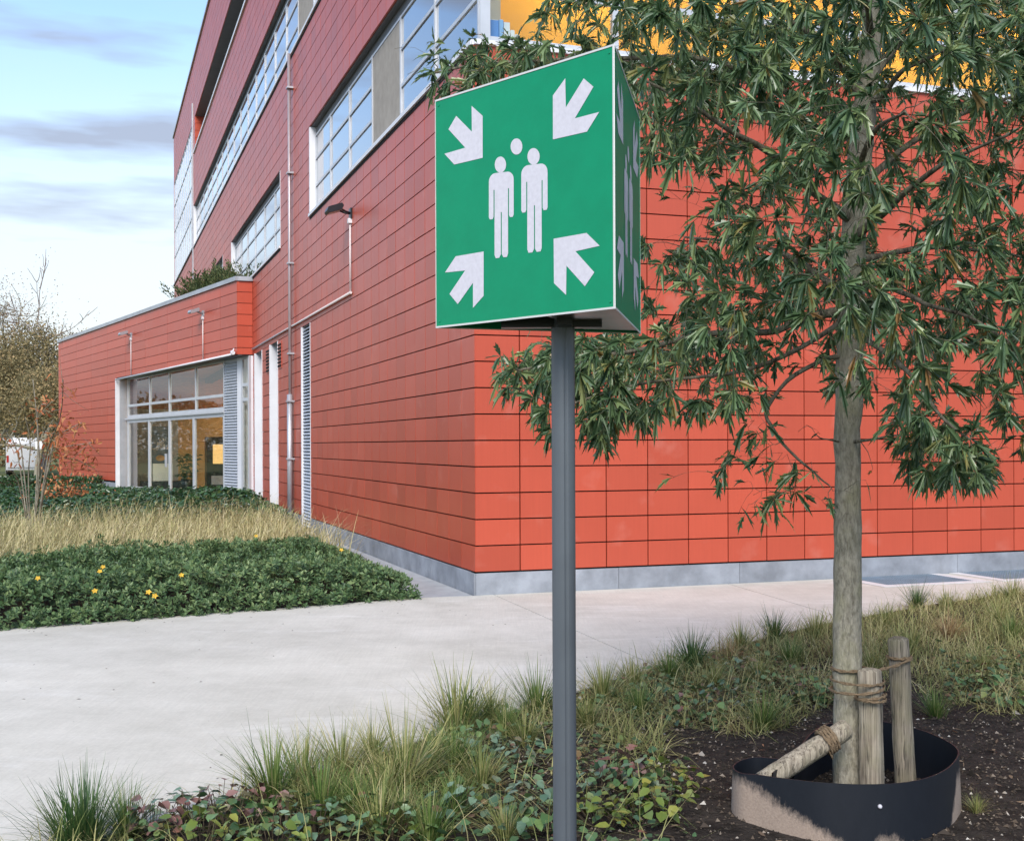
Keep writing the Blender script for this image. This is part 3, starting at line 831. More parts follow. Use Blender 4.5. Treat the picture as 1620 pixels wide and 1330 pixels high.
# crumbs, chips and bark on the soil
M['chips'] = leaf_mat('soil_chips', [(0.0, (0.02, 0.017, 0.014)), (0.55, (0.05, 0.04, 0.032)), (0.86, (0.10, 0.075, 0.055)), (0.95, (0.30, 0.25, 0.20)), (1.0, (0.5, 0.47, 0.42))], rough=0.9, spec=0.2, trans=0.0)
def scatter_chips(n, cx, cy, sx, sy, size, seed):
    r = np.random.default_rng(seed)
    x = r.uniform(cx - sx, cx + sx, n); y = r.uniform(cy - sy, cy + sy, n)
    ok = np.array([a > near_x(b) + 0.1 for a, b in zip(x, y)])
    x, y = x[ok], y[ok]; n = len(x)
    z = soil_h(x, y) + 0.002
    s = size * r.lognormal(0, 0.5, n)
    base = np.array([(1, 0, 0), (-0.4, 0.7, 0), (-0.5, -0.7, 0.05), (0.05, 0.05, 0.7)], float)
    ang = r.uniform(0, 2 * np.pi, n); el_ = r.uniform(0.35, 1.0, n)
    v = np.repeat(base[None], n, 0) * r.uniform(0.6, 1.4, (n, 4, 1))
    v[:, :, 1] *= el_[:, None]
    c, s_ = np.cos(ang)[:, None], np.sin(ang)[:, None]
    vx = v[:, :, 0] * c - v[:, :, 1] * s_; vy = v[:, :, 0] * s_ + v[:, :, 1] * c
    P = np.stack([x[:, None] + vx * s[:, None], y[:, None] + vy * s[:, None], z[:, None] + v[:, :, 2] * s[:, None]], -1)
    T = np.array([(0, 1, 3), (1, 2, 3), (2, 0, 3)])
    tri = (np.arange(n)[:, None, None] * 4 + T[None]).reshape(-1, 3)
    return P.reshape(-1, 3), tri
P1, T1 = scatter_chips(34000, 2.5, 5.8, 2.6, 2.2, 0.007, 1)
P2, T2 = scatter_chips(2500, 1.9, 5.8, 1.9, 2.2, 0.009, 2)
me = np_mesh('soil_crumbs', np.vstack([P1, P2]), np.vstack([T1, T2 + len(P1)]))
tag(obj('soil_crumbs', me, None, M['chips']), 'dark soil crumbs and pale bark chips around the tree', 'soil', kind='stuff')

# leaf bits and grit blown onto the path along the bed
r_ = np.random.default_rng(44); bits = []
for (x0, y0), (x1, y1) in zip(NEAR[1:-2], NEAR[2:-1]):
    for _ in range(34):
        t = r_.uniform(); off_ = abs(r_.exponential(0.28)) + 0.02
        bits.append((x0 + (x1 - x0) * t - off_ * 0.8, y0 + (y1 - y0) * t + off_ * 0.5))
for _ in range(60):
    t = r_.uniform(); off_ = abs(r_.exponential(0.25)) + 0.1
    bits.append((-4.45 + 3.49 * t + 0.51 * off_, 10.54 + 2.06 * t - 0.86 * off_))
for _ in range(40): bits.append((r_.uniform(-3.5, 1.5), r_.uniform(7.5, 11.5)))
bits = np.array([b for b in bits if b[0] < near_x(b[1]) - 0.02]); n = len(bits)
an_ = r_.uniform(0, 2 * np.pi, n); ln_ = r_.uniform(0.008, 0.032, n); wd_ = ln_ * r_.uniform(0.15, 0.5, n)
V4 = np.zeros((n, 4, 3)); dx_, dy_ = np.cos(an_), np.sin(an_)
for k_, (a_, b_, z_) in enumerate(((-0.5, 0, 0.002), (0, -0.5, 0.004), (0.5, 0, 0.003), (0, 0.5, 0.005))):
    V4[:, k_, 0] = bits[:, 0] + dx_ * ln_ * a_ - dy_ * wd_ * b_; V4[:, k_, 1] = bits[:, 1] + dy_ * ln_ * a_ + dx_ * wd_ * b_; V4[:, k_, 2] = z_
tag(obj('path_litter', np_mesh('path_litter', V4.reshape(-1, 3), np.arange(4 * n).reshape(n, 4)), None, M['chips']), 'scattered leaf bits and grit lying on the concrete path', 'litter', kind='stuff')

# grates beside the plinth
M['grate'] = mat('galvanised', (0.27, 0.34, 0.40), 0.45, 0.5, metal=0.5, var=0.1)
M['curb'] = mat('pale_curb', (0.58, 0.58, 0.57), 0.8, 0.3, var=0.06, vscale=6)
for gi, (t0, t1) in enumerate(((4.55, 5.72), (6.15, 8.6))):
    root = empty('floor_grate', (*loc(t0, 0), 0.0), ANG)
    tag(root, ['grey steel grating set in paving at the plinth, beside the tree', 'grey steel grating set in paving at the plinth, the long one'][gi], 'grate')
    W_ = t1 - t0
    m_ = MB(); m_.box(0.0, W_, -0.80, -0.03, 0.002, 0.004); m_.build('tray', M['grate'], root)
    m_ = MB(); m_.box(-0.14, 0.0, -0.94, -0.02, 0.002, 0.008); m_.box(W_, W_ + 0.14, -0.94, -0.02, 0.002, 0.008); m_.box(0.0, W_, -0.94, -0.80, 0.002, 0.0078)
    m_.build('curb', M['curb'], root)
    m_ = MB()
    for i in range(int(W_ / 0.035)): m_.box(0.01 + i * 0.035, 0.016 + i * 0.035, -0.79, -0.04, 0.0045, 0.011)
    for i in range(20): m_.box(0.0, W_, -0.79 + i * 0.038, -0.786 + i * 0.038, 0.0045, 0.010)
    b_ = m_.build('bar_grid', M['grate'], root); tag(b_, kind='stuff')

# ------------------------------------------------------------------ assembly point sign
SB = [np.array(at_depth(690, 515.3, 3.24)[:2]), np.array(at_depth(972.8, 489.7, 2.79)[:2]), np.array(at_depth(1013, 526, 3.43)[:2])]
SZ, SH = 1.899, 0.602
cen = (SB[0] + SB[1] + SB[2]) / 3
M['sign_green'] = mat('sign_green', (0.0, 0.225, 0.105), 0.36, 0.28, var=0.05, vscale=14, bump=0.03, bscale=55)
M['sign_white'] = mat('sign_white', (0.54, 0.53, 0.58), 0.5, 0.5, var=0.06, vscale=90)
M['sign_edge'] = mat('sign_edge', (0.62, 0.62, 0.60), 0.45, 0.5, metal=0.2)
M['sign_in'] = mat('sign_inside', (0.16, 0.13, 0.12), 0.28, 0.5, metal=0.85, var=0.3, vscale=10)
M['post'] = mat('post_grey', (0.10, 0.115, 0.13), 0.38, 0.5, metal=0.25, var=0.08, vscale=6)
sign = empty('assembly_point_sign', (cen[0], cen[1], 0.0))
tag(sign, 'green three-sided assembly point sign with white arrows and figures on grey post', 'sign')
def homography(src, dst):
    A = []
    for (x, y), (u, v) in zip(src, dst):
        A.append([x, y, 1, 0, 0, 0, -u * x, -u * y, -u]); A.append([0, 0, 0, x, y, 1, -v * x, -v * y, -v])
    _, _, V = np.linalg.svd(np.array(A, float)); return V[-1].reshape(3, 3)
HM = homography([(75, 265), (832, 42), (832, 1143), (80, 1212)], [(0, 1), (1, 1), (1, 0), (0, 0)])
def uv(x, y):
    p = HM @ np.array((x, y, 1.0)); return (p[0] / p[2], p[1] / p[2])
arrows = [[(165, 328), (203, 374), (229, 393), (230, 287), (277, 330), (277, 507), (157, 533), (115, 487), (203, 463), (132, 384)],
          [(574, 435), (574, 250), (627, 178), (629, 301), (705, 180), (746, 216), (667, 348), (770, 323), (718, 405)],
          [(281, 900), (281, 1085), (236, 1135), (236, 1030), (172, 1118), (137, 1075), (203, 978), (118, 985), (163, 918)],
          [(576, 852), (715, 830), (770, 885), (668, 906), (747, 995), (707, 1053), (630, 966), (628, 1088), (577, 1038)]]
arrows[0] = [(165, 328), (231, 396), (230, 287), (277, 330), (277, 507), (157, 533), (115, 487), (203, 463), (132, 384)]
def capsule(x0, x1, ytop, ybot, rt, rb, n=6):
    pts = []
    for i in range(n + 1):
        a = math.pi + (math.pi / 2) * i / n; pts.append((x0 + rt + rt * math.cos(a), ytop + rt * 1.2 + rt * 1.2 * math.sin(a)))
    for i in range(n + 1):
        a = 1.5 * math.pi + (math.pi / 2) * i / n; pts.append((x1 - rt + rt * math.cos(a), ytop + rt * 1.2 + rt * 1.2 * math.sin(a)))
    for i in range(n + 1):
        a = (math.pi / 2) * i / n; pts.append((x1 - rb + rb * math.cos(a), ybot - rb * 1.2 + rb * 1.2 * math.sin(a)))
    for i in range(n + 1):
        a = math.pi / 2 + (math.pi / 2) * i / n; pts.append((x0 + rb + rb * math.cos(a), ybot - rb * 1.2 + rb * 1.2 * math.sin(a)))
    return pts
def ell(cx, cy, rx, ry, n=28): return [(cx + rx * math.cos(2 * math.pi * i / n), cy + ry * math.sin(2 * math.pi * i / n)) for i in range(n)]
def person(x0, x1, ys, yarm, yleg, sk):
    w = x1 - x0; aw = 0.19 * w
    xa, xb = x0 + aw, x1 - aw; lm = (x0 + x1) / 2
    sh = lambda x: (x - x0) * sk
    P_ = []
    n = 6; r = 0.26 * w
    for i in range(n + 1):
        a = math.pi + (math.pi / 2) * i / n; P_.append((x0 + r + r * math.cos(a), ys + r * 1.25 * (1 + math.sin(a))))
    for i in range(n + 1):
        a = 1.5 * math.pi + (math.pi / 2) * i / n; P_.append((x1 - r + r * math.cos(a), ys + r * 1.25 * (1 + math.sin(a))))
    P_ += [(x1, yarm - 10), (x1 - aw * 0.2, yarm), (x1 - aw * 0.8, yarm), (xb, yarm - 10), (xb, ys + 70), (xb - 4, ys + 70)]
    P_ += [(xb - 4, yleg - 14), (xb - 9, yleg), (lm + 9, yleg), (lm + 2, yleg - 14), (lm + 2, yarm - 25), (lm - 2, yarm - 25)]
    P_ += [(lm - 2, yleg - 14), (lm - 9, yleg), (xa + 9, yleg), (xa + 4, yleg - 14), (xa + 4, ys + 70), (xa, ys + 70)]
    P_ += [(xa, yarm - 10), (xa - aw * 0.2, yarm), (x0 + aw * 0.2, yarm), (x0, yarm - 10)]
    return [(x, y + sh(x)) for x, y in P_]
shapes = [('arrow', a) for a in arrows]
shapes += [('head', ell(352, 537, 24, 34)), ('head', ell(492, 505, 26, 35)), ('head', ell(420, 462, 25, 34))]
shapes += [('figure', person(303, 408, 575, 767, 932, -0.10)), ('figure', person(440, 551, 544, 741, 912, -0.10))]
import mathutils
for fi in range(3):
    A_, B_ = SB[fi], SB[(fi + 1) % 3]
    d = (B_ - A_); wid = np.linalg.norm(d); d = d / wid
    n_ = np.array((d[1], -d[0]))
    if np.dot(n_, (A_ + B_) / 2 - cen) < 0: n_ = -n_
    fr = Frame(A_ - cen, d, n_)
    mb = MB(); fr.box(mb, 0.001, wid - 0.001, SZ, SZ + SH, -0.004, 0.0)
    face = mb.build('sign_face', M['sign_green'], sign)
    mb = MB()
    e_ = 0.0035
    fr.box(mb, 0.0, wid, SZ - 0.003, SZ + e_ * 0.5, -0.001, 0.0015); fr.box(mb, 0.0, wid, SZ + SH - e_ * 0.5, SZ + SH + 0.003, -0.001, 0.0015)
    fr.box(mb, 0.0, e_ * 0.6, SZ + e_ * 0.5, SZ + SH - e_ * 0.5, -0.001, 0.0014); fr.box(mb, wid - e_, wid, SZ + e_ * 0.5, SZ + SH - e_ * 0.5, -0.001, 0.0014)
    mb.build('edge_trim', M['sign_edge'], face)
    for ra, rz_ in ((0.014, 0.014), (wid - 0.014, 0.014), (0.014, SH - 0.014), (wid - 0.014, SH - 0.014)):
        mb = MB(); mb.tube([fr.p(ra, SZ + rz_, 0.0), fr.p(ra, SZ + rz_, 0.0016)], [0.0034, 0.0022], 10); mb.build('rivet', M['sign_green'], face)
    for nm, pts in shapes:
        pu = [uv(*p) for p in pts]
        poly = [Vector((u * wid, v * SH, 0)) for u, v in pu]
        tess = mathutils.geometry.tessellate_polygon([poly])
        mb = MB()
        mb.add([fr.p(p.x, SZ + p.y, 0.0009) for p in poly], [t if True else t for t in tess])
        mb.build(nm, M['sign_white'], face)
# underside: reflective corner plate and dark bracket
mb = MB()
a0 = SB[1] - cen; a1 = SB[2] - cen; bb = SB[0] - cen
mid = a0 * 0.62 + bb * 0.38; mid2 = a1 * 0.72 + bb * 0.28
mb.prism([tuple(a0 * 0.97), tuple(a1 * 0.97), tuple(mid2 * 0.97), tuple(mid * 0.97)], SZ + 0.004, SZ + 0.007)
mb.build('underside_plate', M['sign_in'], sign)
mb = MB(); mb.prism([tuple(bb * 0.96), tuple(mid * 0.96), tuple(mid2 * 0.96)], SZ + 0.10, SZ + 0.104); mb.build('inner_plate', M['black'], sign)
mb = MB(); mb.prism([tuple(SB[i] * 0.97 + cen * 0.03 - cen) for i in (0, 1, 2)], SZ + SH - 0.02, SZ + SH - 0.016); mb.build('top_plate', M['sign_edge'], sign)
mb = MB(); mb.box(-0.16, 0.10, -0.02, 0.02, SZ - 0.012, SZ + 0.02); mb.box(-0.02, 0.02, -0.10, 0.10, SZ - 0.0125, SZ + 0.0205); mb.build('bracket', M['black'], sign)
# slotted aluminium post
sec = []
for i in range(48):
    a = 2 * math.pi * i / 48
    r = 0.0305
    for k in range(4):
        da = (a - (math.radians(-78) + k * math.pi / 2) + math.pi) % (2 * math.pi) - math.pi
        if abs(da) < 0.08: r = 0.0280
    sec.append((r * math.cos(a), r * math.sin(a)))
mb = MB(); mb.prism(sec, -0.35, SZ + 0.35)
mb.build('post', M['post'], sign)

# ------------------------------------------------------------------ foliage makers
def unit(v): return v / np.maximum(np.linalg.norm(v, axis=-1, keepdims=True), 1e-9)
def leaf_arrays(pos, d, nrm, ln, wd, droop, fold=0.25, shape=(0.35, 0.72, 0.9, 0.65)):
    """narrow folded leaves: base, two stations, tip; arrays of n leaves -> verts, tris"""
    n = len(pos)
    d = unit(d); side = unit(np.cross(d, nrm)); up = unit(np.cross(side, d))
    p1, p2, w1, w2 = shape
    def pt(t, s, h):
        bend = droop[:, None] * (t ** 1.8)
        c = pos + d * (ln[:, None] * t) - np.array((0, 0, 1.0)) * (ln[:, None] * bend)
        return c + side * (wd[:, None] * 0.5 * s) + up * (wd[:, None] * h)
    V = np.stack([pt(0.0, 0, 0), pt(p1, -w1, fold), pt(p1, 0, 0), pt(p1, w1, fold), pt(p2, -w2, fold * 0.8), pt(p2, 0, 0), pt(p2, w2, fold * 0.8), pt(1.0, 0, 0)], 1)
    T = np.array([(0, 2, 1), (0, 3, 2), (1, 2, 5), (1, 5, 4), (2, 3, 6), (2, 6, 5), (4, 5, 7), (5, 6, 7)])
    tri = (np.arange(n)[:, None, None] * 8 + T[None]).reshape(-1, 3)
    return V.reshape(-1, 3), tri
def oak_leaf_arrays(pos, d, nrm, ln, wd, droop, rr_):
    """narrow oak leaves with two pairs of pointed, forward-sweeping lobes"""
    n = len(pos)
    d = unit(d); side = unit(np.cross(d, nrm)); up = unit(np.cross(side, d))
    def pt(t, s, h):
        t = np.broadcast_to(t, (n,)); bend = droop * t ** 1.8
        c = pos + d * (ln * t)[:, None] - np.array((0, 0, 1.0)) * (ln * bend)[:, None]
        return c + side * (wd * 0.5 * s)[:, None] + up * (wd * h)[:, None]
    one = np.ones(n)
    V = [pt(0.0, 0 * one, 0 * one), pt(0.27, 0 * one, 0 * one), pt(0.52, 0 * one, 0 * one), pt(0.76, 0 * one, 0 * one), pt(1.0, 0 * one, 0 * one)]
    for sg in (-1, 1):
        V += [pt(0.25, sg * 0.42 * one, 0.08 * one), pt(0.50, sg * 0.40 * one, 0.10 * one), pt(0.74, sg * 0.36 * one, 0.08 * one),
              pt(0.52 + 0.06 * rr_.uniform(-1, 1, n), sg * rr_.uniform(0.5, 1.35, n), rr_.uniform(0.05, 0.35, n)), pt(0.80 + 0.06 * rr_.uniform(-1, 1, n), sg * rr_.uniform(0.42, 1.1, n), rr_.uniform(0.0, 0.3, n))]
    V = np.stack(V, 1)
    T = []
    for o_ in (5, 10):
        m1, m2, m3, q1, q2 = range(o_, o_ + 5)
        T += [(0, m1, 1), (1, m1, m2), (1, m2, 2), (m1, q1, m2), (2, m2, m3), (2, m3, 3), (m2, q2, m3), (3, m3, 4)]
    T = np.array(T)
    tri = (np.arange(n)[:, None, None] * 15 + T[None]).reshape(-1, 3)
    return V.reshape(-1, 3), tri
def flat_leaf_arrays(pos, d, nrm, ln, wd):
    """two-triangle-pair leaves for small or far foliage"""
    n = len(pos)
    d = unit(d); side = unit(np.cross(d, nrm)); up = unit(np.cross(side, d))
    V = np.stack([pos, pos + d * (ln * 0.5)[:, None] - side * (wd * 0.5)[:, None] + up * (wd * 0.2)[:, None],
                  pos + d * ln[:, None], pos + d * (ln * 0.5)[:, None] + side * (wd * 0.5)[:, None] + up * (wd * 0.2)[:, None]], 1)
    T = np.array([(0, 2, 1), (0, 3, 2)])
    tri = (np.arange(n)[:, None, None] * 4 + T[None]).reshape(-1, 3)
    return V.reshape(-1, 3), tri
def blade_arrays(pos, d, ln, wd, droop, seg=4, taper=0.15):
    """grass blades: ribbons bending over"""
    n = len(pos)
    d = unit(d)
    hor = d.copy(); hor[:, 2] = 0; hor = unit(hor + 1e-6)
    side = np.stack([-hor[:, 1], hor[:, 0], np.zeros(n)], -1)
    rows = []
    for i in range(seg + 1):
        t = i / seg
        c = pos + d * (ln * t)[:, None] + hor * (ln * droop * 0.5 * t * t)[:, None] - np.array((0, 0, 1.0)) * (ln * droop * t ** 2.4)[:, None]
        w = wd * (1 - (1 - taper) * t ** 1.5) * 0.5
        rows.append(c - side * w[:, None]); rows.append(c + side * w[:, None])
    V = np.stack(rows, 1)
    Q = np.array([(2 * i, 2 * i + 1, 2 * i + 3, 2 * i + 2) for i in range(seg)])
    q = (np.arange(n)[:, None, None] * (2 * seg + 2) + Q[None]).reshape(-1, 4)
    return V.reshape(-1, 3), q
def join(parts):
    vs, fs, b = [], [], 0
    for v, f in parts:
        vs.append(v); fs.append(f + b); b += len(v)
    return np.vstack(vs), np.vstack(fs)
def rand_dir(r, n, zmin=-1, zmax=1):
    z = r.uniform(zmin, zmax, n); a = r.uniform(0, 2 * np.pi, n); h = np.sqrt(np.maximum(0, 1 - z * z))
    return np.stack([h * np.cos(a), h * np.sin(a), z], -1)

# ------------------------------------------------------------------ the young oak
TD = 5.30
M['bark'] = None
def bark_mat(name, c1, c2, moss=None, st=(34, 34, 6), crack=0.35):
    m = bpy.data.materials.new(name); m.use_nodes = True
    nt = m.node_tree; N = nt.nodes; K = nt.links; b = N['Principled BSDF']
    tc_ = N.new('ShaderNodeTexCoord')
    mp_ = N.new('ShaderNodeMapping'); mp_.inputs['Scale'].default_value = st; K.new(tc_.outputs['Object'], mp_.inputs[0])
    n1_ = N.new('ShaderNodeTexNoise'); n1_.inputs['Scale'].default_value = 1.0; n1_.inputs['Detail'].default_value = 8; n1_.inputs['Roughness'].default_value = 0.65
    K.new(mp_.outputs[0], n1_.inputs['Vector'])
    n2_ = N.new('ShaderNodeTexNoise'); n2_.inputs['Scale'].default_value = 9; n2_.inputs['Detail'].default_value = 5; K.new(tc_.outputs['Object'], n2_.inputs['Vector'])
    mx = N.new('ShaderNodeMixRGB'); mx.inputs['Color1'].default_value = (*c1, 1); mx.inputs['Color2'].default_value = (*c2, 1)
    r_ = N.new('ShaderNodeMapRange'); r_.inputs['From Min'].default_value = 0.35; r_.inputs['From Max'].default_value = 0.65
    K.new(n1_.outputs['Fac'], r_.inputs['Value']); K.new(r_.outputs[0], mx.inputs['Fac'])
    out = mx.outputs[0]
    if moss:
        r2_ = N.new('ShaderNodeMapRange'); r2_.inputs['From Min'].default_value = 0.45; r2_.inputs['From Max'].default_value = 0.7; r2_.inputs['To Max'].default_value = 0.6
        K.new(n2_.outputs['Fac'], r2_.inputs['Value'])
        m2 = N.new('ShaderNodeMixRGB'); m2.inputs['Color2'].default_value = (*moss, 1); K.new(r2_.outputs[0], m2.inputs['Fac']); K.new(out, m2.inputs['Color1']); out = m2.outputs[0]
    mp3 = N.new('ShaderNodeMapping'); mp3.inputs['Scale'].default_value = (st[0] * 0.55, st[1] * 0.55, st[2] * 0.30); K.new(tc_.outputs['Object'], mp3.inputs[0])
    n3_ = N.new('ShaderNodeTexNoise'); n3_.inputs['Scale'].default_value = 1.0; n3_.inputs['Detail'].default_value = 3; K.new(mp3.outputs[0], n3_.inputs['Vector'])
    c1_ = N.new('ShaderNodeMath'); c1_.operation = 'SUBTRACT'; c1_.inputs[1].default_value = 0.5; K.new(n3_.outputs['Fac'], c1_.inputs[0])
    c2_ = N.new('ShaderNodeMath'); c2_.operation = 'ABSOLUTE'; K.new(c1_.outputs[0], c2_.inputs[0])
    c3_ = N.new('ShaderNodeMapRange'); c3_.inputs['From Min'].default_value = 0.004; c3_.inputs['From Max'].default_value = 0.022; c3_.inputs['To Min'].default_value = crack; K.new(c2_.outputs[0], c3_.inputs['Value'])
    cs_ = N.new('ShaderNodeVectorMath'); cs_.operation = 'SCALE'; K.new(out, cs_.inputs[0]); K.new(c3_.outputs[0], cs_.inputs['Scale']); out = cs_.outputs[0]
    K.new(out, b.inputs['Base Color']); b.inputs['Roughness'].default_value = 0.9; b.inputs['Specular IOR Level'].default_value = 0.25
    ad_ = N.new('ShaderNodeMath'); ad_.operation = 'ADD'; K.new(n1_.outputs['Fac'], ad_.inputs[0]); K.new(n2_.outputs['Fac'], ad_.inputs[1])
    bp = N.new('ShaderNodeBump'); bp.inputs['Strength'].default_value = 0.9; bp.inputs['Distance'].default_value = 0.012
    K.new(ad_.outputs[0], bp.inputs['Height']); K.new(bp.outputs[0], b.inputs['Normal'])
    return m
M['bark'] = bark_mat('bark', (0.18, 0.165, 0.125), (0.37, 0.345, 0.275), (0.28, 0.27, 0.16), (60, 60, 22), 0.72)
M['twig'] = bark_mat('twig', (0.07, 0.065, 0.045), (0.20, 0.18, 0.13))
M['oak'] = leaf_mat('oak_leaf', [(0.0, (0.040, 0.085, 0.036)), (0.3, (0.080, 0.145, 0.062)), (0.7, (0.145, 0.225, 0.095)), (0.93, (0.24, 0.30, 0.11)), (0.985, (0.24, 0.20, 0.05)), (1.0, (0.22, 0.12, 0.04))], rough=0.36, spec=0.7, trans=0.28)

tb = at_depth(1343, 1240, TD); base = np.array((tb[0], TD, 0.0))
tree = empty('young_oak', tuple(base)); tag(tree, 'young oak with narrow dark green leaves planted inside a black plastic ring', 'tree')
tr_px = [(1343, 1290, .070), (1343, 1235, .066), (1341, 1100, .062), (1340, 900, .058), (1341, 700, .056), (1344, 560, .058), (1348, 420, .056), (1355, 300, .053), (1363, 230, .050), (1375, 100, .046), (1384, 0, .042), (1392, -120, .036), (1398, -260, .028), (1402, -400, .018), (1404, -520, .008)]
trunk_w = [at_depth(x, y, TD) for x, y, r in tr_px]
trunk_w[0][2] = -0.15
# densify
tp, trad = [], []
for i in range(len(tr_px) - 1):
    k = 6
    for j in range(k):
        t = j / k
        tp.append(trunk_w[i] * (1 - t) + trunk_w[i + 1] * t); trad.append(tr_px[i][2] * (1 - t) + tr_px[i + 1][2] * t)
tp.append(trunk_w[-1]); trad.append(tr_px[-1][2])
rr = random.Random(3)
for i in range(len(tp)):
    tp[i] = tp[i] + np.array((rr.uniform(-1, 1), rr.uniform(-1, 1), 0)) * 0.004
    trad[i] *= 1 + rr.uniform(-0.03, 0.05)
mb = MB(); mb.tube([p - base for p in tp], trad, 20, jit=0.025, rng=rr); mb.build('trunk', M['bark'], tree)
def trunk_at(z):
    for a, b in zip(trunk_w[:-1], trunk_w[1:]):
        if a[2] <= z <= b[2]:
            t = (z - a[2]) / (b[2] - a[2]); return a * (1 - t) + b * t
    return trunk_w[-1].copy()

# limbs the photograph shows: pixel polylines with a depth at the end
limbs_px = [
    ([(1330, 488), (1270, 505), (1221, 526), (1116, 526), (1040, 545), (960, 562), (880, 578), (815, 590)], 5.15, 0.017),
    ([(1332, 352), (1290, 310), (1245, 261), (1190, 228), (1143, 199), (1080, 160), (1010, 120)], 4.7, 0.018),
    ([(1360, 378), (1400, 335), (1444, 290), (1510, 250), (1600, 215)], 4.6, 0.017),
    ([(1347, 446), (1395, 450), (1431, 463), (1469, 484), (1530, 500), (1600, 540)], 4.5, 0.014),
    ([(1366, 155), (1392, 160), (1404, 138), (1427, 115), (1459, 95), (1530, 60), (1600, 40)], 4.9, 0.014),
    ([(1378, 130), (1410, 85), (1440, 40), (1480, -30), (1540, -100)], 5.6, 0.020),
    ([(1340, 470), (1290, 430), (1230, 395), (1150, 380), (1080, 372)], 5.9, 0.015),
    ([(1372, 180), (1340, 120), (1290, 60), (1220, 10), (1130, -20), (1010, -40)], 5.2, 0.016),
    ([(1368, 215), (1300, 180), (1220, 130), (1120, 90), (1000, 90), (880, 95), (760, 100), (670, 118)], 5.7, 0.016),
    ([(1350, 410), (1420, 400), (1500, 390), (1580, 400), (1660, 420)], 6.2, 0.015),
    ([(1345, 520), (1400, 560), (1450, 600), (1490, 660), (1530, 700)], 4.5, 0.012),
    ([(1343, 560), (1300, 570), (1240, 600), (1208, 657), (1230, 690), (1255, 720), (1285, 750), (1312, 765)], 5.0, 0.010),
    ([(1342, 700), (1370, 694), (1410, 688), (1450, 700)], 5.0, 0.006),
    ([(1342, 700), (1315, 697), (1292, 690)], 5.2, 0.004),
    ([(1355, 300), (1420, 240), (1500, 190), (1580, 160), (1680, 130)], 5.9, 0.016),
    ([(1385, -10), (1330, -70), (1250, -110), (1150, -140)], 5.0, 0.014),
    ([(1390, -60), (1440, -130), (1520, -190), (1600, -220)], 5.2, 0.014),
    ([(1395, -160), (1370, -240), (1330, -330)], 5.0, 0.012),
    ([(1397, -220), (1430, -320), (1480, -400)], 5.6, 0.012),
    ([(1345, 470), (1330, 440), (1330, 420), (1300, 430)], 3.9, 0.013),
    ([(1358, 280), (1370, 230), (1400, 190), (1440, 180)], 3.8, 0.014),
    ([(1358, 290), (1350, 240), (1330, 200), (1320, 190)], 7.0, 0.014),
    ([(1345, 480), (1370, 450), (1420, 450), (1440, 460)], 6.9, 0.013),
    ([(1380, 60), (1370, 0), (1350, -50), (1340, -70)], 4.0, 0.013),
    ([(1330, 500), (1260, 560), (1160, 590), (1070, 600), (990, 610), (900, 640)], 4.9, 0.010),
]
limb_pts, limb_rad = [], []
rr = random.Random(11)
for px, dend, r0 in limbs_px:
    pts = []
    for i, (x, y) in enumerate(px):
        t = i / (len(px) - 1)
        pts.append(at_depth(x, y, TD + (dend - TD) * t ** 0.8))
    # start on the trunk axis
    pts[0] = trunk_at(pts[0][2])
    fine = []
    for a, b in zip(pts[:-1], pts[1:]):
        for j in range(4):
            t = j / 4; fine.append(a * (1 - t) + b * t)
    fine.append(pts[-1])
    fine = [p + np.array([rr.uniform(-1, 1) for _ in range(3)]) * (0.012 if 0 < i else 0) for i, p in enumerate(fine)]
    for _ in range(2):
        fine = [fine[0]] + [(fine[i - 1] + 2 * fine[i] + fine[i + 1]) / 4 for i in range(1, len(fine) - 1)] + [fine[-1]]
    n = len(fine)
    rads = [r0 * (1.25 - 0.25 * min(1, i / 3)) * (1 - 0.8 * i / (n - 1)) + 0.0015 for i in range(n)]
    mb = MB(); mb.tube([p - base for p in fine], rads, 8, jit=0.08, rng=rr); mb.build('branch', M['twig'], tree)
    for p, r_ in zip(fine[2:], rads[2:]): limb_pts.append(p); limb_rad.append(r_)
limb_pts = np.array(limb_pts); limb_rad = np.array(limb_rad)

# leaf cluster positions: a crown volume round the trunk, thinned where the photograph shows gaps
r = np.random.default_rng(21)
def crown_radius(z):
    return np.interp(z, [1.0, 1.25, 1.5, 1.75, 2.0, 2.4, 2.9, 3.4, 4.0, 4.6, 5.1], [0.0, 0.35, 1.15, 1.45, 1.7, 1.75, 1.85, 1.85, 1.5, 1.0, 0.25])
def in_poly(px, py, poly):
    inside = np.zeros(px.shape, bool); n = len(poly); j = n - 1
    for i in range(n):
        xi, yi = poly[i]; xj, yj = poly[j]
        c = ((yi > py) != (yj > py)) & (px < (xj - xi) * (py - yi) / (yj - yi + 1e-12) + xi)
        inside ^= c; j = i
    return inside
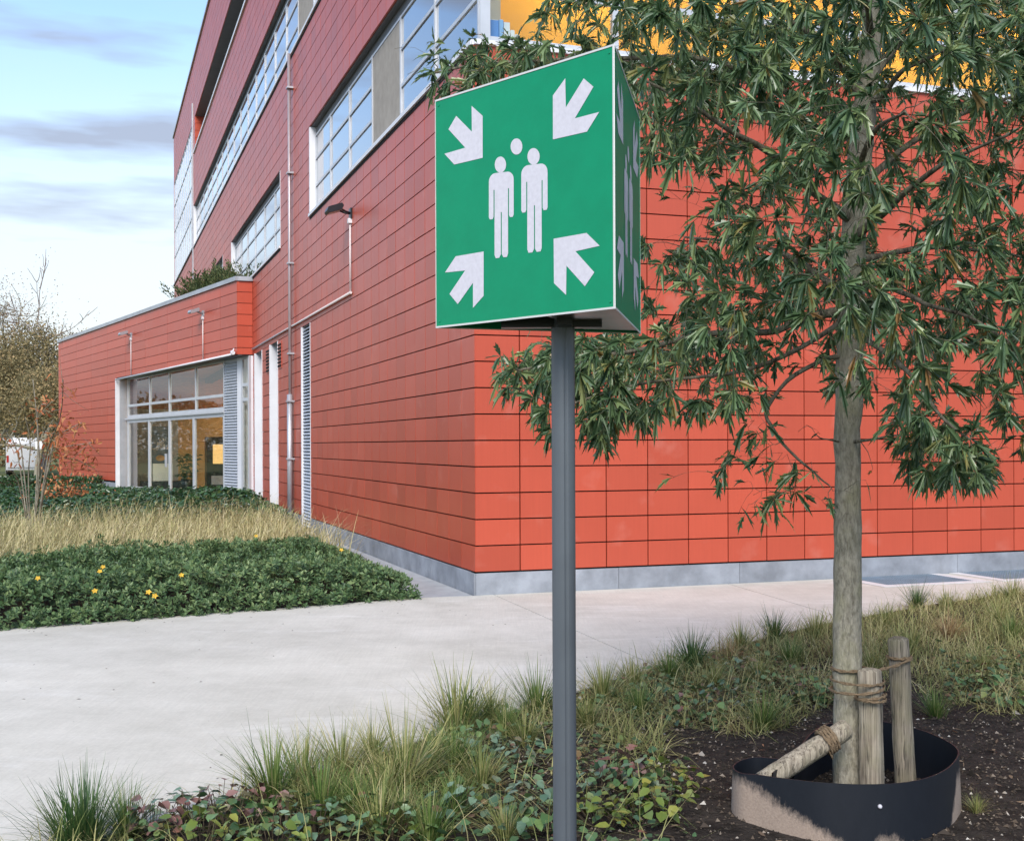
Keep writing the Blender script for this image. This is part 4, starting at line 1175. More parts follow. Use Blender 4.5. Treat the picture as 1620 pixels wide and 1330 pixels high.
# where foliage shows (photo pixels)
POLY_ON = [
    [(640, 60), (700, 70), (860, 30), (860, -600), (2600, -600), (2600, 760), (1700, 790), (1600, 740), (1555, 760), (1480, 770), (1440, 745), (1400, 690), (1420, 650), (1390, 620), (1325, 630), (1230, 640), (1170, 640), (1090, 655), (1040, 660), (985, 665), (950, 720), (905, 725), (860, 690), (850, 650), (790, 620), (790, 560), (860, 545), (1010, 520), (1010, 210), (960, 100), (860, 110), (760, 150), (680, 140)],
    [(1140, 640), (1215, 640), (1230, 700), (1310, 760), (1318, 800), (1260, 810), (1210, 830), (1165, 800), (1085, 745), (1090, 720), (1150, 705)],
]
GAPS = [(1085, 300, 60, 60, 0.75), (1085, 345, 70, 45, 0.75), (1030, 320, 32, 60, 0.9), (1035, 430, 34, 28, 0.8), (1270, 330, 60, 50, 0.7), (1180, 270, 40, 30, 0.6), (1420, 340, 45, 50, 0.7), (1415, 100, 24, 36, 0.8),
        (1270, 560, 60, 36, 0.7), (1120, 600, 60, 22, 0.6), (1255, 600, 70, 30, 0.8), (1395, 600, 30, 50, 0.7), (1460, 270, 34, 30, 0.6), (1585, 340, 40, 40, 0.5), (930, 40, 60, 30, 0.8), (880, 60, 30, 40, 0.7), (1150, 450, 45, 40, 0.5), (1400, 185, 30, 30, 0.8), (900, 30, 40, 60, 0.6), (1440, 380, 40, 30, 0.6)]
def visible_prob(P):
    x, y = proj(P)
    on = np.zeros(len(P), bool)
    for pl in POLY_ON: on |= in_poly(x, y, pl)
    pr = on.astype(float)
    pr = np.where(in_poly(x, y, POLY_ON[1]) & (y > 655), 0.25, pr)
    pr = np.where(on & (y > 590) & (x > 985), pr * 0.6, pr)
    for gx_, gy_, ga, gb, st in GAPS:
        pr *= 1 - st * np.exp(-(((x - gx_) / ga) ** 2 + ((y - gy_) / gb) ** 2) ** 2)
    return pr
N0 = 34000
z = r.uniform(1.05, 5.1, N0); a = r.uniform(0, 2 * np.pi, N0); rd = np.sqrt(r.uniform(0.02, 1, N0)) * crown_radius(z) * r.uniform(0.9, 1.12, N0)
ax = np.array([trunk_at(v) for v in z])
cl = np.stack([ax[:, 0] + rd * np.cos(a), ax[:, 1] + rd * np.sin(a) * 0.95, z], -1)
# long sprays the crown sends out to the left
sp = []
for x0, y0, x1, y1, dp, n in ((640, 108, 780, 105, 5.7, 26), (740, 110, 990, 85, 5.6, 60), (795, 580, 900, 610, 5.1, 34), (860, 560, 1010, 560, 5.1, 40), (930, 640, 1000, 620, 4.95, 26), (1095, 725, 1310, 775, 5.0, 26), (1180, 660, 1240, 700, 5.0, 12), (1170, 790, 1225, 800, 5.0, 8), (1420, 650, 1540, 720, 4.6, 34), (1470, 720, 1550, 740, 4.6, 12), (1290, 692, 1310, 694, 5.2, 2), (1360, 690, 1420, 700, 5.0, 5), (870, 15, 1000, 30, 5.2, 26), (1330, 770, 1375, 775, 5.05, 3), (1010, 45, 1350, 60, 5.1, 60), (1430, 30, 1610, 90, 5.0, 46), (1040, 110, 1330, 140, 5.4, 34)):
    for _ in range(int(n * 0.62) + 1):
        t = r.uniform(); sp.append(at_depth(x0 + (x1 - x0) * t + r.normal(0, 16), y0 + (y1 - y0) * t + r.normal(0, 20), dp + r.normal(0, 0.14)))
keep = r.uniform(size=N0) < visible_prob(cl)
x, y = proj(cl)
infr = (x > -50) & (x < 1700) & (y > -60) & (y < 1330)
order = np.where(keep & infr)[0][:1450]; outer = np.where(keep & ~infr)[0][:950]
tips = np.vstack([cl[order], cl[outer], np.array(sp)])
# twigs from the nearest limb to each tip
tw = MB(); LP, LD, LN, LL, LW, LDR = [], [], [], [], [], []
n_spray = len(sp)
is_spray = np.zeros(len(tips), bool); is_spray[-n_spray:] = True
d0_ = np.array([np.min(np.linalg.norm(limb_pts - t_, axis=1)) for t_ in tips])
seq = np.argsort(d0_); tips = tips[seq]; is_spray = is_spray[seq]
pool = np.zeros((len(limb_pts) + 3 * len(tips), 3)); pool[:len(limb_pts)] = limb_pts; npool = len(limb_pts)
prad = np.zeros(len(pool)); prad[:npool] = limb_rad; pcnt = np.zeros(len(pool))
for ti, tip in enumerate(tips):
    dist = np.linalg.norm((pool[:npool] - tip) * np.array((1, 1, 1.15)), axis=1) + 0.05 * pcnt[:npool]
    cand = np.argmin(dist); q = pool[cand]; pcnt[cand] += 1
    ln = np.linalg.norm(tip - q)
    mid = (tip + q) / 2 + np.array((0, 0, 0.10 * ln)) + r.normal(0, 0.06 * ln, 3)
    m1 = q * 0.56 + mid * 0.44 + r.normal(0, 0.012, 3); m2 = tip * 0.5 + mid * 0.5 + np.array((0, 0, 0.03 * ln))
    r0 = min(prad[cand] * 0.7, 0.0024 + 0.004 * ln)
    for np_, rp_ in ((m1, r0 * 0.8), (mid, r0 * 0.62), (m2, r0 * 0.45)):
        pool[npool] = np_; prad[npool] = max(rp_, 0.0016); npool += 1
    tw.tube([q - base, m1 - base, mid - base, m2 - base, tip - base], [r0, r0 * 0.8, r0 * 0.62, r0 * 0.45, 0.0012], 4, cap=False)
    td = unit((tip - m2)[None])[0]
    nl = int(r.integers(11, 19)) if not is_spray[ti] else int(r.integers(7, 13))
    for k in range(nl):
        t = 1 - abs(r.normal(0, 0.30)) if k > 3 else 1.0
        t = max(t, -0.6)
        p = m2 + (tip - m2) * t if t >= 0 else mid + (m2 - mid) * (1 + t)
        out = unit(r.normal(0, 1, 3)[None])[0]
        d_ = td * 0.75 + out * 0.95 + np.array((0, 0, -0.10))
        LP.append(p); LD.append(d_); LN.append(r.normal(0, 0.8, 3) + np.array((0, -0.25, 0.9)))
        s_ = r.uniform(0.55, 1.3)
        LL.append(0.082 * s_); LW.append(0.0275 * s_ * r.uniform(0.7, 1.4)); LDR.append(r.uniform(-0.05, 0.7))
o = tw.build('twigs', M['twig'], tree); tag(o, kind='stuff')
LP, LD, LN, LL, LW, LDR = map(np.array, (LP, LD, LN, LL, LW, LDR))
okl = r.uniform(size=len(LP)) < np.clip(visible_prob(LP) * 1.6 + 0.10, 0, 1)
LP, LD, LN, LL, LW, LDR = LP[okl], LD[okl], LN[okl], LL[okl], LW[okl], LDR[okl]
# the leaves that show largest become objects of their own
x, y = proj(LP)
vis = (x > 1010) & (x < 1610) & (y > 5) & (y < 830)
dpt = np.where(vis, LP[:, 1], 99)
near = np.argsort(dpt)[:280]
mask = np.ones(len(LP), bool); mask[near] = False
V, T = oak_leaf_arrays(LP[mask] - base, LD[mask], LN[mask], LL[mask], LW[mask], LDR[mask], r)
crown = obj('crown', np_mesh('crown', V, T, True), tree, M['oak']); tag(crown, kind='stuff')
for i in near:
    V1, T1_ = oak_leaf_arrays(np.zeros((1, 3)), LD[i:i + 1], LN[i:i + 1], LL[i:i + 1], LW[i:i + 1], LDR[i:i + 1], r)
    o = obj('leaf', np_mesh('leaf', V1, T1_, True), crown, M['oak']); o.location = tuple(LP[i] - base)

# ------------------------------------------------------------------ ring, stakes and ropes round the tree
def ring_mat():
    m = bpy.data.materials.new('ring_plastic'); m.use_nodes = True
    nt = m.node_tree; N = nt.nodes; K = nt.links; b = N['Principled BSDF']
    c = N.new('ShaderNodeTexCoord'); sp_ = N.new('ShaderNodeSeparateXYZ'); K.new(c.outputs['Object'], sp_.inputs[0])
    n_ = N.new('ShaderNodeTexNoise'); n_.inputs['Scale'].default_value = 30; n_.inputs['Detail'].default_value = 12; n_.inputs['Roughness'].default_value = 0.8
    mp_ = N.new('ShaderNodeMapping'); mp_.inputs['Scale'].default_value = (1, 1, 0.45); K.new(c.outputs['Object'], mp_.inputs[0]); K.new(mp_.outputs[0], n_.inputs['Vector'])
    # dried sand splash: highest at the folded end, falling away along the wall; lifted again near the front
    cr = N.new('ShaderNodeFloatCurve') if False else None
    ax_ = N.new('ShaderNodeMapRange'); ax_.inputs['From Min'].default_value = -0.46; ax_.inputs['From Max'].default_value = 0.02; ax_.inputs['To Min'].default_value = 0.235; ax_.inputs['To Max'].default_value = -0.02
    K.new(sp_.outputs['X'], ax_.inputs['Value'])
    s1 = N.new('ShaderNodeMath'); s1.operation = 'SUBTRACT'; K.new(ax_.outputs[0], s1.inputs[0]); K.new(sp_.outputs['Z'], s1.inputs[1])
    # second heap
    g1 = N.new('ShaderNodeMath'); g1.operation = 'SUBTRACT'; g1.inputs[1].default_value = 0.07; K.new(sp_.outputs['X'], g1.inputs[0])
    g2 = N.new('ShaderNodeMath'); g2.operation = 'POWER'; g2.inputs[1].default_value = 2; K.new(g1.outputs[0], g2.inputs[0])
    g3 = N.new('ShaderNodeMath'); g3.operation = 'MULTIPLY_ADD'; g3.inputs[1].default_value = -6.0; g3.inputs[2].default_value = 0.065; K.new(g2.outputs[0], g3.inputs[0])
    s2 = N.new('ShaderNodeMath'); s2.operation = 'SUBTRACT'; K.new(g3.outputs[0], s2.inputs[0]); K.new(sp_.outputs['Z'], s2.inputs[1])
    # right end
    ax2 = N.new('ShaderNodeMapRange'); ax2.inputs['From Min'].default_value = 0.36; ax2.inputs['From Max'].default_value = 0.47; ax2.inputs['To Min'].default_value = -0.05; ax2.inputs['To Max'].default_value = 0.20
    K.new(sp_.outputs['X'], ax2.inputs['Value'])
    s3 = N.new('ShaderNodeMath'); s3.operation = 'SUBTRACT'; K.new(ax2.outputs[0], s3.inputs[0]); K.new(sp_.outputs['Z'], s3.inputs[1])
    mxa = N.new('ShaderNodeMath'); mxa.operation = 'MAXIMUM'; K.new(s1.outputs[0], mxa.inputs[0]); K.new(s2.outputs[0], mxa.inputs[1])
    mxb = N.new('ShaderNodeMath'); mxb.operation = 'MAXIMUM'; K.new(mxa.outputs[0], mxb.inputs[0]); K.new(s3.outputs[0], mxb.inputs[1])
    nn = N.new('ShaderNodeMath'); nn.operation = 'MULTIPLY_ADD'; nn.inputs[1].default_value = 0.16; nn.inputs[2].default_value = -0.09; K.new(n_.outputs['Fac'], nn.inputs[0])
    sm_ = N.new('ShaderNodeMath'); sm_.operation = 'ADD'; K.new(mxb.outputs[0], sm_.inputs[0]); K.new(nn.outputs[0], sm_.inputs[1])
    mr_ = N.new('ShaderNodeMapRange'); mr_.inputs['From Min'].default_value = -0.006; mr_.inputs['From Max'].default_value = 0.040; K.new(sm_.outputs[0], mr_.inputs['Value'])
    geo = N.new('ShaderNodeNewGeometry')
    # only on the outer, camera-side half of the wall
    yy = N.new('ShaderNodeMapRange'); yy.inputs['From Min'].default_value = 0.12; yy.inputs['From Max'].default_value = 0.02; K.new(sp_.outputs['Y'], yy.inputs['Value'])
    at_ = N.new('ShaderNodeAttribute'); at_.attribute_name = 'outer'
    f2 = N.new('ShaderNodeMath'); f2.operation = 'MULTIPLY'; K.new(mr_.outputs[0], f2.inputs[0]); K.new(at_.outputs['Fac'], f2.inputs[1])
    f3 = N.new('ShaderNodeMath'); f3.operation = 'MULTIPLY'; K.new(f2.outputs[0], f3.inputs[0]); K.new(yy.outputs[0], f3.inputs[1])
    sc_ = N.new('ShaderNodeTexNoise'); sc_.inputs['Scale'].default_value = 120; sc_.inputs['Detail'].default_value = 4; K.new(c.outputs['Object'], sc_.inputs['Vector'])
    dirt = N.new('ShaderNodeMixRGB'); dirt.inputs['Color1'].default_value = (0.20, 0.15, 0.12, 1); dirt.inputs['Color2'].default_value = (0.36, 0.29, 0.23, 1); K.new(sc_.outputs['Fac'], dirt.inputs['Fac'])
    bl = N.new('ShaderNodeMixRGB'); bl.inputs['Color1'].default_value = (0.004, 0.006, 0.010, 1); bl.inputs['Color2'].default_value = (0.014, 0.017, 0.023, 1); K.new(n_.outputs['Fac'], bl.inputs['Fac'])
    fin = N.new('ShaderNodeMixRGB'); K.new(f3.outputs[0], fin.inputs['Fac']); K.new(bl.outputs[0], fin.inputs['Color1']); K.new(dirt.outputs[0], fin.inputs['Color2'])
    K.new(fin.outputs[0], b.inputs['Base Color'])
    rg = N.new('ShaderNodeMapRange'); rg.inputs['To Min'].default_value = 0.5; rg.inputs['To Max'].default_value = 0.95; b.inputs['Specular IOR Level'].default_value = 0.3; K.new(f3.outputs[0], rg.inputs['Value']); K.new(rg.outputs[0], b.inputs['Roughness'])
    bp = N.new('ShaderNodeBump'); bp.inputs['Strength'].default_value = 0.3; bp.inputs['Distance'].default_value = 0.006
    ml = N.new('ShaderNodeMath'); ml.operation = 'MULTIPLY'; K.new(f3.outputs[0], ml.inputs[0]); K.new(sc_.outputs['Fac'], ml.inputs[1]); K.new(ml.outputs[0], bp.inputs['Height']); K.new(bp.outputs[0], b.inputs['Normal'])
    return m
rim_px = [(1255, 1203, .25), (1225, 1199, .245), (1195, 1197, .24), (1170, 1203, .235), (1160, 1213, .235), (1172, 1222, .235), (1200, 1225, .24), (1245, 1231, .245), (1300, 1237, .25), (1360, 1240, .25), (1420, 1238, .25), (1465, 1230, .25), (1498, 1215, .25), (1515, 1196, .25), (1513, 1182, .25), (1492, 1168, .25), (1460, 1155, .25), (1420, 1145, .25), (1380, 1139, .25), (1340, 1140, .25), (1305, 1146, .25), (1283, 1160, .25), (1268, 1178, .25), (1252, 1196, .248), (1240, 1208, .246), (1222, 1222, .242)]
rim = [ground(x_, y_, z_) for x_, y_, z_ in rim_px]
# smooth curve through the rim
def catmull(P_, k=6):
    out = []
    n = len(P_)
    for i in range(n - 1):
        p0, p1, p2, p3 = P_[max(i - 1, 0)], P_[i], P_[i + 1], P_[min(i + 2, n - 1)]
        for j in range(k):
            t = j / k
            out.append(0.5 * ((2 * p1) + (-p0 + p2) * t + (2 * p0 - 5 * p1 + 4 * p2 - p3) * t * t + (-p0 + 3 * p1 - 3 * p2 + p3) * t ** 3))
    out.append(P_[-1]); return out
curve = catmull(rim, 6)
rc = np.mean(np.array(curve), 0); rc[2] = 0
HZ = 7
vo_, vi_ = [], []
for i, p in enumerate(curve):
    a_ = curve[max(i - 1, 0)]; b_ = curve[min(i + 1, len(curve) - 1)]
    t = b_ - a_; nrm = np.array((t[1], -t[0], 0)); nrm = nrm / (np.linalg.norm(nrm) + 1e-9)
    for j in range(HZ):
        f_ = j / (HZ - 1); zz_ = -0.06 + (p[2] + 0.06) * f_
        flare = 0.012 * (1 - f_)
        q = np.array((p[0], p[1], zz_)) - rc
        vo_.append(q + nrm * (0.0025 + flare)); vi_.append(q - nrm * 0.0025 + nrm * flare)
n_c = len(curve)
vs_ = vo_ + vi_; off = len(vo_); fs_ = []
for i in range(n_c - 1):
    for j in range(HZ - 1):
        a_ = i * HZ + j
        fs_.append((a_, a_ + HZ, a_ + HZ + 1, a_ + 1)); fs_.append((off + a_, off + a_ + 1, off + a_ + HZ + 1, off + a_ + HZ))
ring = empty('root_barrier_ring', tuple(rc)); tag(ring, 'black plastic ring with folded end and dried sand around the oak trunk', 'planting ring')
mb = MB(); mb.add(vs_, fs_, True)
rt = [vo_[i * HZ + HZ - 1] for i in range(n_c)] + [vi_[i * HZ + HZ - 1] for i in range(n_c)]
mb.add(rt, [(i, i + 1, n_c + i + 1, n_c + i) for i in range(n_c - 1)])
wall_o = mb.build('ring_wall', ring_mat(), ring)
at = wall_o.data.attributes.new('outer', 'FLOAT', 'POINT')
at.data.foreach_set('value', np.concatenate([np.ones(off), np.zeros(len(vi_)), np.zeros(2 * n_c)]).astype(np.float32))
bp_ = ground(1385, 1270, 0.0); 
fz = 0.165
fp = min(curve, key=lambda p: abs(proj(np.array((p[0], p[1], fz)))[0] - 1386) + (100 if p[1] > 5.0 else 0))
mb = MB()
for k in range(8):
    pass
mb.tube([(fp[0] - rc[0], fp[1] - rc[1] - 0.004, fz), (fp[0] - rc[0], fp[1] - rc[1] - 0.014, fz), (fp[0] - rc[0], fp[1] - rc[1] - 0.018, fz)], [0.009, 0.008, 0.003], 12)
mb.build('bolt', M['sign_white'], ring)
# soil inside the ring
M['wood'] = bark_mat('weathered_wood', (0.17, 0.14, 0.105), (0.44, 0.385, 0.30), (0.27, 0.25, 0.16), (80, 80, 4))
M['wood2'] = bark_mat('grey_wood', (0.10, 0.09, 0.07), (0.32, 0.28, 0.22), (0.20, 0.19, 0.12), (80, 80, 4))
M['rope'] = mat('rope', (0.20, 0.145, 0.09), 0.95, 0.2, var=0.3, vscale=60, bump=0.6, bscale=200)
def stake(name_label, p0, p1, rad, matl, flat=False, n=14, seed=0, twist=0.0):
    rr_ = random.Random(seed)
    p0 = np.array(p0); p1 = np.array(p1)
    root = p0.copy()
    pts, rads = [], []
    for i in range(13):
        t = i / 12; pts.append(p0 + (p1 - p0) * t - root + np.array([rr_.uniform(-1, 1) * 0.0015 for _ in range(3)])); rads.append(rad * (1 + rr_.uniform(-0.03, 0.03)) * (1.05 - 0.07 * t))
    d = (p1 - p0) / np.linalg.norm(p1 - p0)
    pts += [pts[-1] + d * 0.008, pts[-1] + d * 0.014]; rads += [rads[-1] * 0.86, rads[-1] * 0.55]
    shp = None
    if flat: shp = [1.0 if (math.sin(2 * math.pi * k / n + twist) > -0.35) else 0.72 for k in range(n)]
    else: shp = [1 + rr_.uniform(-0.05, 0.05) for k in range(n)]
    mb_ = MB(); mb_.tube(pts, rads, n, jit=0.02, rng=rr_, shape=shp)
    o_ = mb_.build('tree_stake', matl); o_.location = tuple(root); tag(o_, name_label, 'stake', 'wooden stakes around the oak')
    return o_
s1b = at_depth(1383, 1290, 5.18); s1t = at_depth(1376, 1062, 5.18); s1b[2] = -0.15
stake('pale split stake standing tight against the oak trunk', s1b, s1t, 0.052, M['wood'], True, seed=1)
s2b = at_depth(1437, 1280, 5.42); s2t = at_depth(1421, 1012, 5.42); s2b[2] = -0.15
stake('grey upright stake standing clear of the oak trunk', s2b, s2t, 0.046, M['wood2'], seed=2)
s3a = at_depth(1205, 1238, 5.02); s3b = at_depth(1338, 1152, 5.12)
stake('short log leaning at a slant against the oak trunk', s3a, s3b, 0.043, M['wood2'], seed=3)
for o_, m__ in zip([q for q in bpy.data.objects if q.name.startswith('tree_stake')], (None, None, M['wood'])):
    if m__: o_.data.materials[0] = m__
def rope(label, loops, rad=0.0055):
    mb_ = MB(); rr_ = random.Random(4)
    o0 = np.array(loops[0][0])
    for lp in loops:
        pts = [np.array(p) - o0 + np.array([rr_.uniform(-1, 1) * 0.002 for _ in range(3)]) for p in lp]
        # two twisted strands
        for ph in (0, math.pi):
            q_ = []
            for i, p in enumerate(pts):
                a_ = i * 0.9 + ph; q_.append(p + np.array((0.3 * math.cos(a_), 0.3 * math.sin(a_), math.sin(a_))) * rad * 0.6)
            mb_.tube(q_, rad * 0.7, 6)
    o_ = mb_.build('rope_tie', M['rope']); o_.location = tuple(o0); tag(o_, label, 'rope', 'rope ties on the oak'); return o_
def loop(c, rx, ry, zt=0.0, n=30, turns=1.0, tilt=0.0, ph=0.0):
    return [(c[0] + rx * math.cos(2 * math.pi * turns * i / n + ph), c[1] + ry * math.sin(2 * math.pi * turns * i / n + ph), c[2] + zt * i / n + tilt * math.cos(2 * math.pi * turns * i / n + ph)) for i in range(n + 1)]
ta = at_depth(1341, 1072, TD)
tcx = at_depth(1343, 1072, 5.3)
c1 = at_depth(1356, 1078, 5.25); rope('brown rope wound high around trunk and pale split stake', [loop(c1, 0.112, 0.125, 0.012, tilt=-0.006), loop(c1 + np.array((0, 0, -0.034)), 0.112, 0.126, 0.010, tilt=0.008)])
c2 = at_depth(1377, 1103, 5.18); rope('brown rope knotted round the pale split stake below the upper winding', [loop(c2, 0.064, 0.064, 0.010, tilt=0.006), loop(c2 + np.array((0, 0, -0.014)), 0.063, 0.064, 0.012, tilt=-0.004)])
cA = at_depth(1343, 1058, 5.3); cB = at_depth(1423, 1040, 5.42)
bridge = []
for i in range(14):
    t = i / 13; bridge.append(tuple(np.array((cA[0] + 0.045, cA[1] - 0.06, cA[2])) * (1 - t) + np.array((cB[0] + 0.04, cB[1] - 0.046, cB[2] + 0.003)) * t + np.array((0, 0, -0.012 * math.sin(math.pi * t)))))
rope('brown rope stretched between trunk and grey upright stake', [bridge, loop(cB, 0.052, 0.052, 0.006), loop(cA, 0.074, 0.074, 0.004)], 0.006)
c3 = at_depth(1310, 1172, 5.10)
dl_ = (s3b - s3a) / np.linalg.norm(s3b - s3a); e1 = np.cross(dl_, (0, 1, 0)); e1 /= np.linalg.norm(e1); e2 = np.cross(dl_, e1)
lps = []
ctr = s3a + dl_ * np.dot(c3 - s3a, dl_)
for k in range(4):
    cc = ctr + dl_ * (0.013 * (k - 1.5))
    lps.append([tuple(cc + 0.052 * (math.cos(2 * math.pi * i / 24) * e1 + math.sin(2 * math.pi * i / 24) * e2)) for i in range(25)])
lps.append([tuple(ctr + e1 * 0.05 * s_ + np.array((0.0 + 0.02 * t, -0.03, -0.03 - 0.05 * t))) for s_, t in ((1, 0), (0.6, 0.5), (0.3, 1.0))])
rope('thick brown rope coiled round the slanting log', lps, 0.0075)

# ------------------------------------------------------------------ floodlights and camera on the walls
def floodlight(fr, a, z, zlow, label, matl, side=1):
    q = fr.p(a, z, 0.0); w_ = CORNER + q[0] * RX + q[1] * LY
    ang_ = ANG + math.atan2(fr.n[1], fr.n[0])          # local +x looks out of the wall
    root = empty('wall_floodlight', (w_[0], w_[1], z), ang_)
    K7 = 0.78; tag(root, label, 'floodlight', 'floodlights on the red walls')
    m_ = MB()
    prof = [(0.14, 0.05), (0.17, 0.09), (0.38, 0.02), (0.40, -0.04), (0.38, -0.075), (0.17, -0.01)]
    n_ = len(prof)
    vs = [(x_, -0.13, z_) for x_, z_ in prof] + [(x_, 0.13, z_) for x_, z_ in prof]
    m_.add(vs, [tuple(range(n_)), tuple(range(2 * n_ - 1, n_ - 1, -1))] + [(i, n_ + i, n_ + (i + 1) % n_, (i + 1) % n_) for i in range(n_)])
    hd = m_.build('lamp_head', matl, root)
    m_ = MB(); m_.add([(0.19, -0.11, -0.022), (0.37, -0.11, -0.077), (0.37, 0.11, -0.077), (0.19, 0.11, -0.022)], [(0, 1, 2, 3)]); m_.build('lens', M['white'], hd)
    m_ = MB(); m_.tube([(0.0, -0.02, -0.05), (0.10, -0.05, -0.03), (0.24, -0.10, 0.03)], 0.016, 8); m_.tube([(0.0, 0.02, -0.05), (0.10, 0.05, -0.03), (0.24, 0.10, 0.03)], 0.016, 8)
    m_.box(-0.0, 0.03, -0.07, 0.07, -0.12, 0.03)
    m_.build('bracket', matl, root)
    m_ = MB(); m_.box(0.0, 0.06, -0.04, 0.04, -0.20, -0.125); m_.build('junction_box', M['white'], root)
    m_ = MB(); m_.tube([(0.022, 0, -0.20), (0.022, 0, zlow - z)], 0.014, 8); m_.build('conduit', M['conduit'], root)
floodlight(FL, 6.39, 5.22, 3.95, 'black floodlight on a conduit below the corner ribbon window', M['black'])
floodlight(FW, 2.68, 5.18, 3.90, 'grey floodlight above the sliding doors, closer to the parapet planting', M['zinc'])
floodlight(FW, 10.1, 5.18, 3.86, 'grey floodlight above the far end of the glazed entrance', M['zinc'])
q = FW.p(0.18, 3.93, 0.06); w_ = CORNER + q[0] * RX + q[1] * LY
sc_o = empty('security_camera', (w_[0], w_[1], 3.93), ANG); tag(sc_o, 'small white security camera at the corner of the entrance soffit', 'camera')
m_ = MB(); m_.tube([(0, 0.1, 0.0), (0, -0.16, -0.03)], 0.05, 12); m_.build('housing', M['white'], sc_o)
m_ = MB(); m_.tube([(0, 0.08, 0.0), (0.06, 0.10, 0.10)], 0.02, 8); m_.build('mount', M['white'], sc_o)

# ------------------------------------------------------------------ things seen inside the entrance and behind the corner window
def on_s(px, py, s):
    d = ray(px, py)
    num = s + CORNER @ LY; k = num / (d[0] * LY[0] + d[1] * LY[1])
    p = np.array((d[0] * k, d[1] * k)); return (p - CORNER) @ RX, CAMH + d[2] * k
def place(name, t, s, label, cat, group=None):
    o_ = empty(name, (*loc(t, s), 0.03), ANG); tag(o_, label, cat, group); return o_
t0_, z0_ = on_s(241, 690, 32.9); t1_, z1_ = on_s(266, 735, 32.9)
po = place('wall_poster', (t0_ + t1_) / 2, 32.96, 'blue poster with a white blossom tree inside the entrance', 'poster')
pw = abs(t1_ - t0_) + 0.25
m_ = MB(); m_.box(-pw / 2, pw / 2, -0.02, 0.0, 0.75, 2.25); m_.build('sheet', mat('poster_blue', (0.16, 0.24, 0.33), 0.6), po)
m_ = MB(); rr = random.Random(8)
for i in range(46):
    a_ = rr.uniform(-0.2, math.pi + 0.2); rd_ = rr.uniform(0.05, 0.36); cx_, cz_ = rd_ * math.cos(a_), 1.45 + rd_ * 1.1 * math.sin(a_)
    s_ = rr.uniform(0.02, 0.05); m_.add([(cx_ + s_ * math.cos(j * 1.05), -0.022, cz_ + s_ * math.sin(j * 1.05)) for j in range(6)], [(0, 1, 2, 3, 4, 5)])
m_.build('blossom', mat('poster_white', (0.8, 0.8, 0.8), 0.6), po)
m_ = MB(); m_.add([(0.16 * math.cos(j * 0.5236), -0.023, 1.12 + 0.11 * math.sin(j * 0.5236)) for j in range(12)], [tuple(range(12))]); m_.build('pot', mat('poster_orange', (0.7, 0.4, 0.15), 0.6), po)
t_, z_ = on_s(347, 730, 30.0)
ve = place('vending_machine', t_, 30.0, 'dark vending machine with lit window inside the entrance', 'vending machine')
m_ = MB(); m_.box(-0.45, 0.45, -0.4, 0.4, 0.0, 1.85); m_.build('cabinet', M['black'], ve)
m_ = MB(); m_.box(-0.25, 0.12, -0.415, -0.401, 0.95, 1.6); m_.build('display', mat('lit_display', (0.9, 0.6, 0.2), 0.4, emit=(1, 0.62, 0.25), estr=0.35), ve)
m_ = MB(); m_.box(-0.3, 0.2, -0.412, -0.401, 0.25, 0.55); m_.build('tray', M['zinc'], ve)
t_, z_ = on_s(256, 755, 31.0)
be = place('storage_box', t_, 31.0, 'pale box on a dark bench inside the entrance', 'box')
m_ = MB(); m_.box(-0.3, 0.35, -0.2, 0.25, 0.36, 0.95); m_.build('crate', mat('pale_box', (0.6, 0.58, 0.5), 0.7), be)
m_ = MB(); m_.box(-0.7, 0.7, -0.3, 0.3, 0.0, 0.355); m_.build('bench', M['dark'], be)
t_, z_ = on_s(296, 745, 29.5)
pp = place('potted_plant', t_, 29.5, 'leafy potted plant standing behind the sliding doors', 'plant')
m_ = MB(); m_.tube([(0, 0, 0), (0, 0, 0.45)], [0.16, 0.22], 12); m_.build('pot', M['black'], pp)
r = np.random.default_rng(70); n = 160
V, T = leaf_arrays(np.stack([r.normal(0, 0.16, n), r.normal(0, 0.16, n), r.uniform(0.45, 1.25, n)], -1), rand_dir(r, n, -0.2, 0.8), rand_dir(r, n, 0.3, 1), np.full(n, 0.24), np.full(n, 0.07), np.full(n, 0.3))
obj('foliage', np_mesh('foliage', V, T), pp, leaf_mat('pot_leaf', [(0, (0.02, 0.05, 0.02)), (1, (0.05, 0.10, 0.03))]))
# folders on the sill of the corner window
bx_ = 0.24
for i, (w_, h_, c_l, nm) in enumerate(((0.11, 0.30, (0.10, 0.25, 0.62), 'blue upright folder at the window corner'), (0.05, 0.31, (0.22, 0.40, 0.70), 'slim light blue upright folder'), (0.07, 0.29, (0.62, 0.66, 0.72), 'tall white upright folder with red edge'), (0.05, 0.21, (0.66, 0.68, 0.70), 'short white folder next to the tall one'), (0.05, 0.17, (0.60, 0.62, 0.64), 'shortest white folder, last in the row'))):
    q = loc(bx_ + w_ / 2, 0.30)
    bo = empty('folder', (*q, zk(20) + 0.052), ANG); tag(bo, nm + ' behind the corner window', 'folder', 'folders behind the corner window')
    m_ = MB(); m_.box(-w_ / 2 + 0.002, w_ / 2 - 0.002, -0.10, 0.12, 0.0, h_); m_.build('cover', mat('folder_%d' % i, c_l, 0.5), bo)
    m_ = MB(); m_.box(-w_ / 2 + 0.008, w_ / 2 - 0.008, -0.095, 0.118, h_ + 0.0005, h_ + 0.006); m_.build('paper', mat('folder_paper_%d' % i, (0.75, 0.2, 0.18) if i == 2 else (0.7, 0.7, 0.68), 0.8), bo)
    bx_ += w_ + 0.004

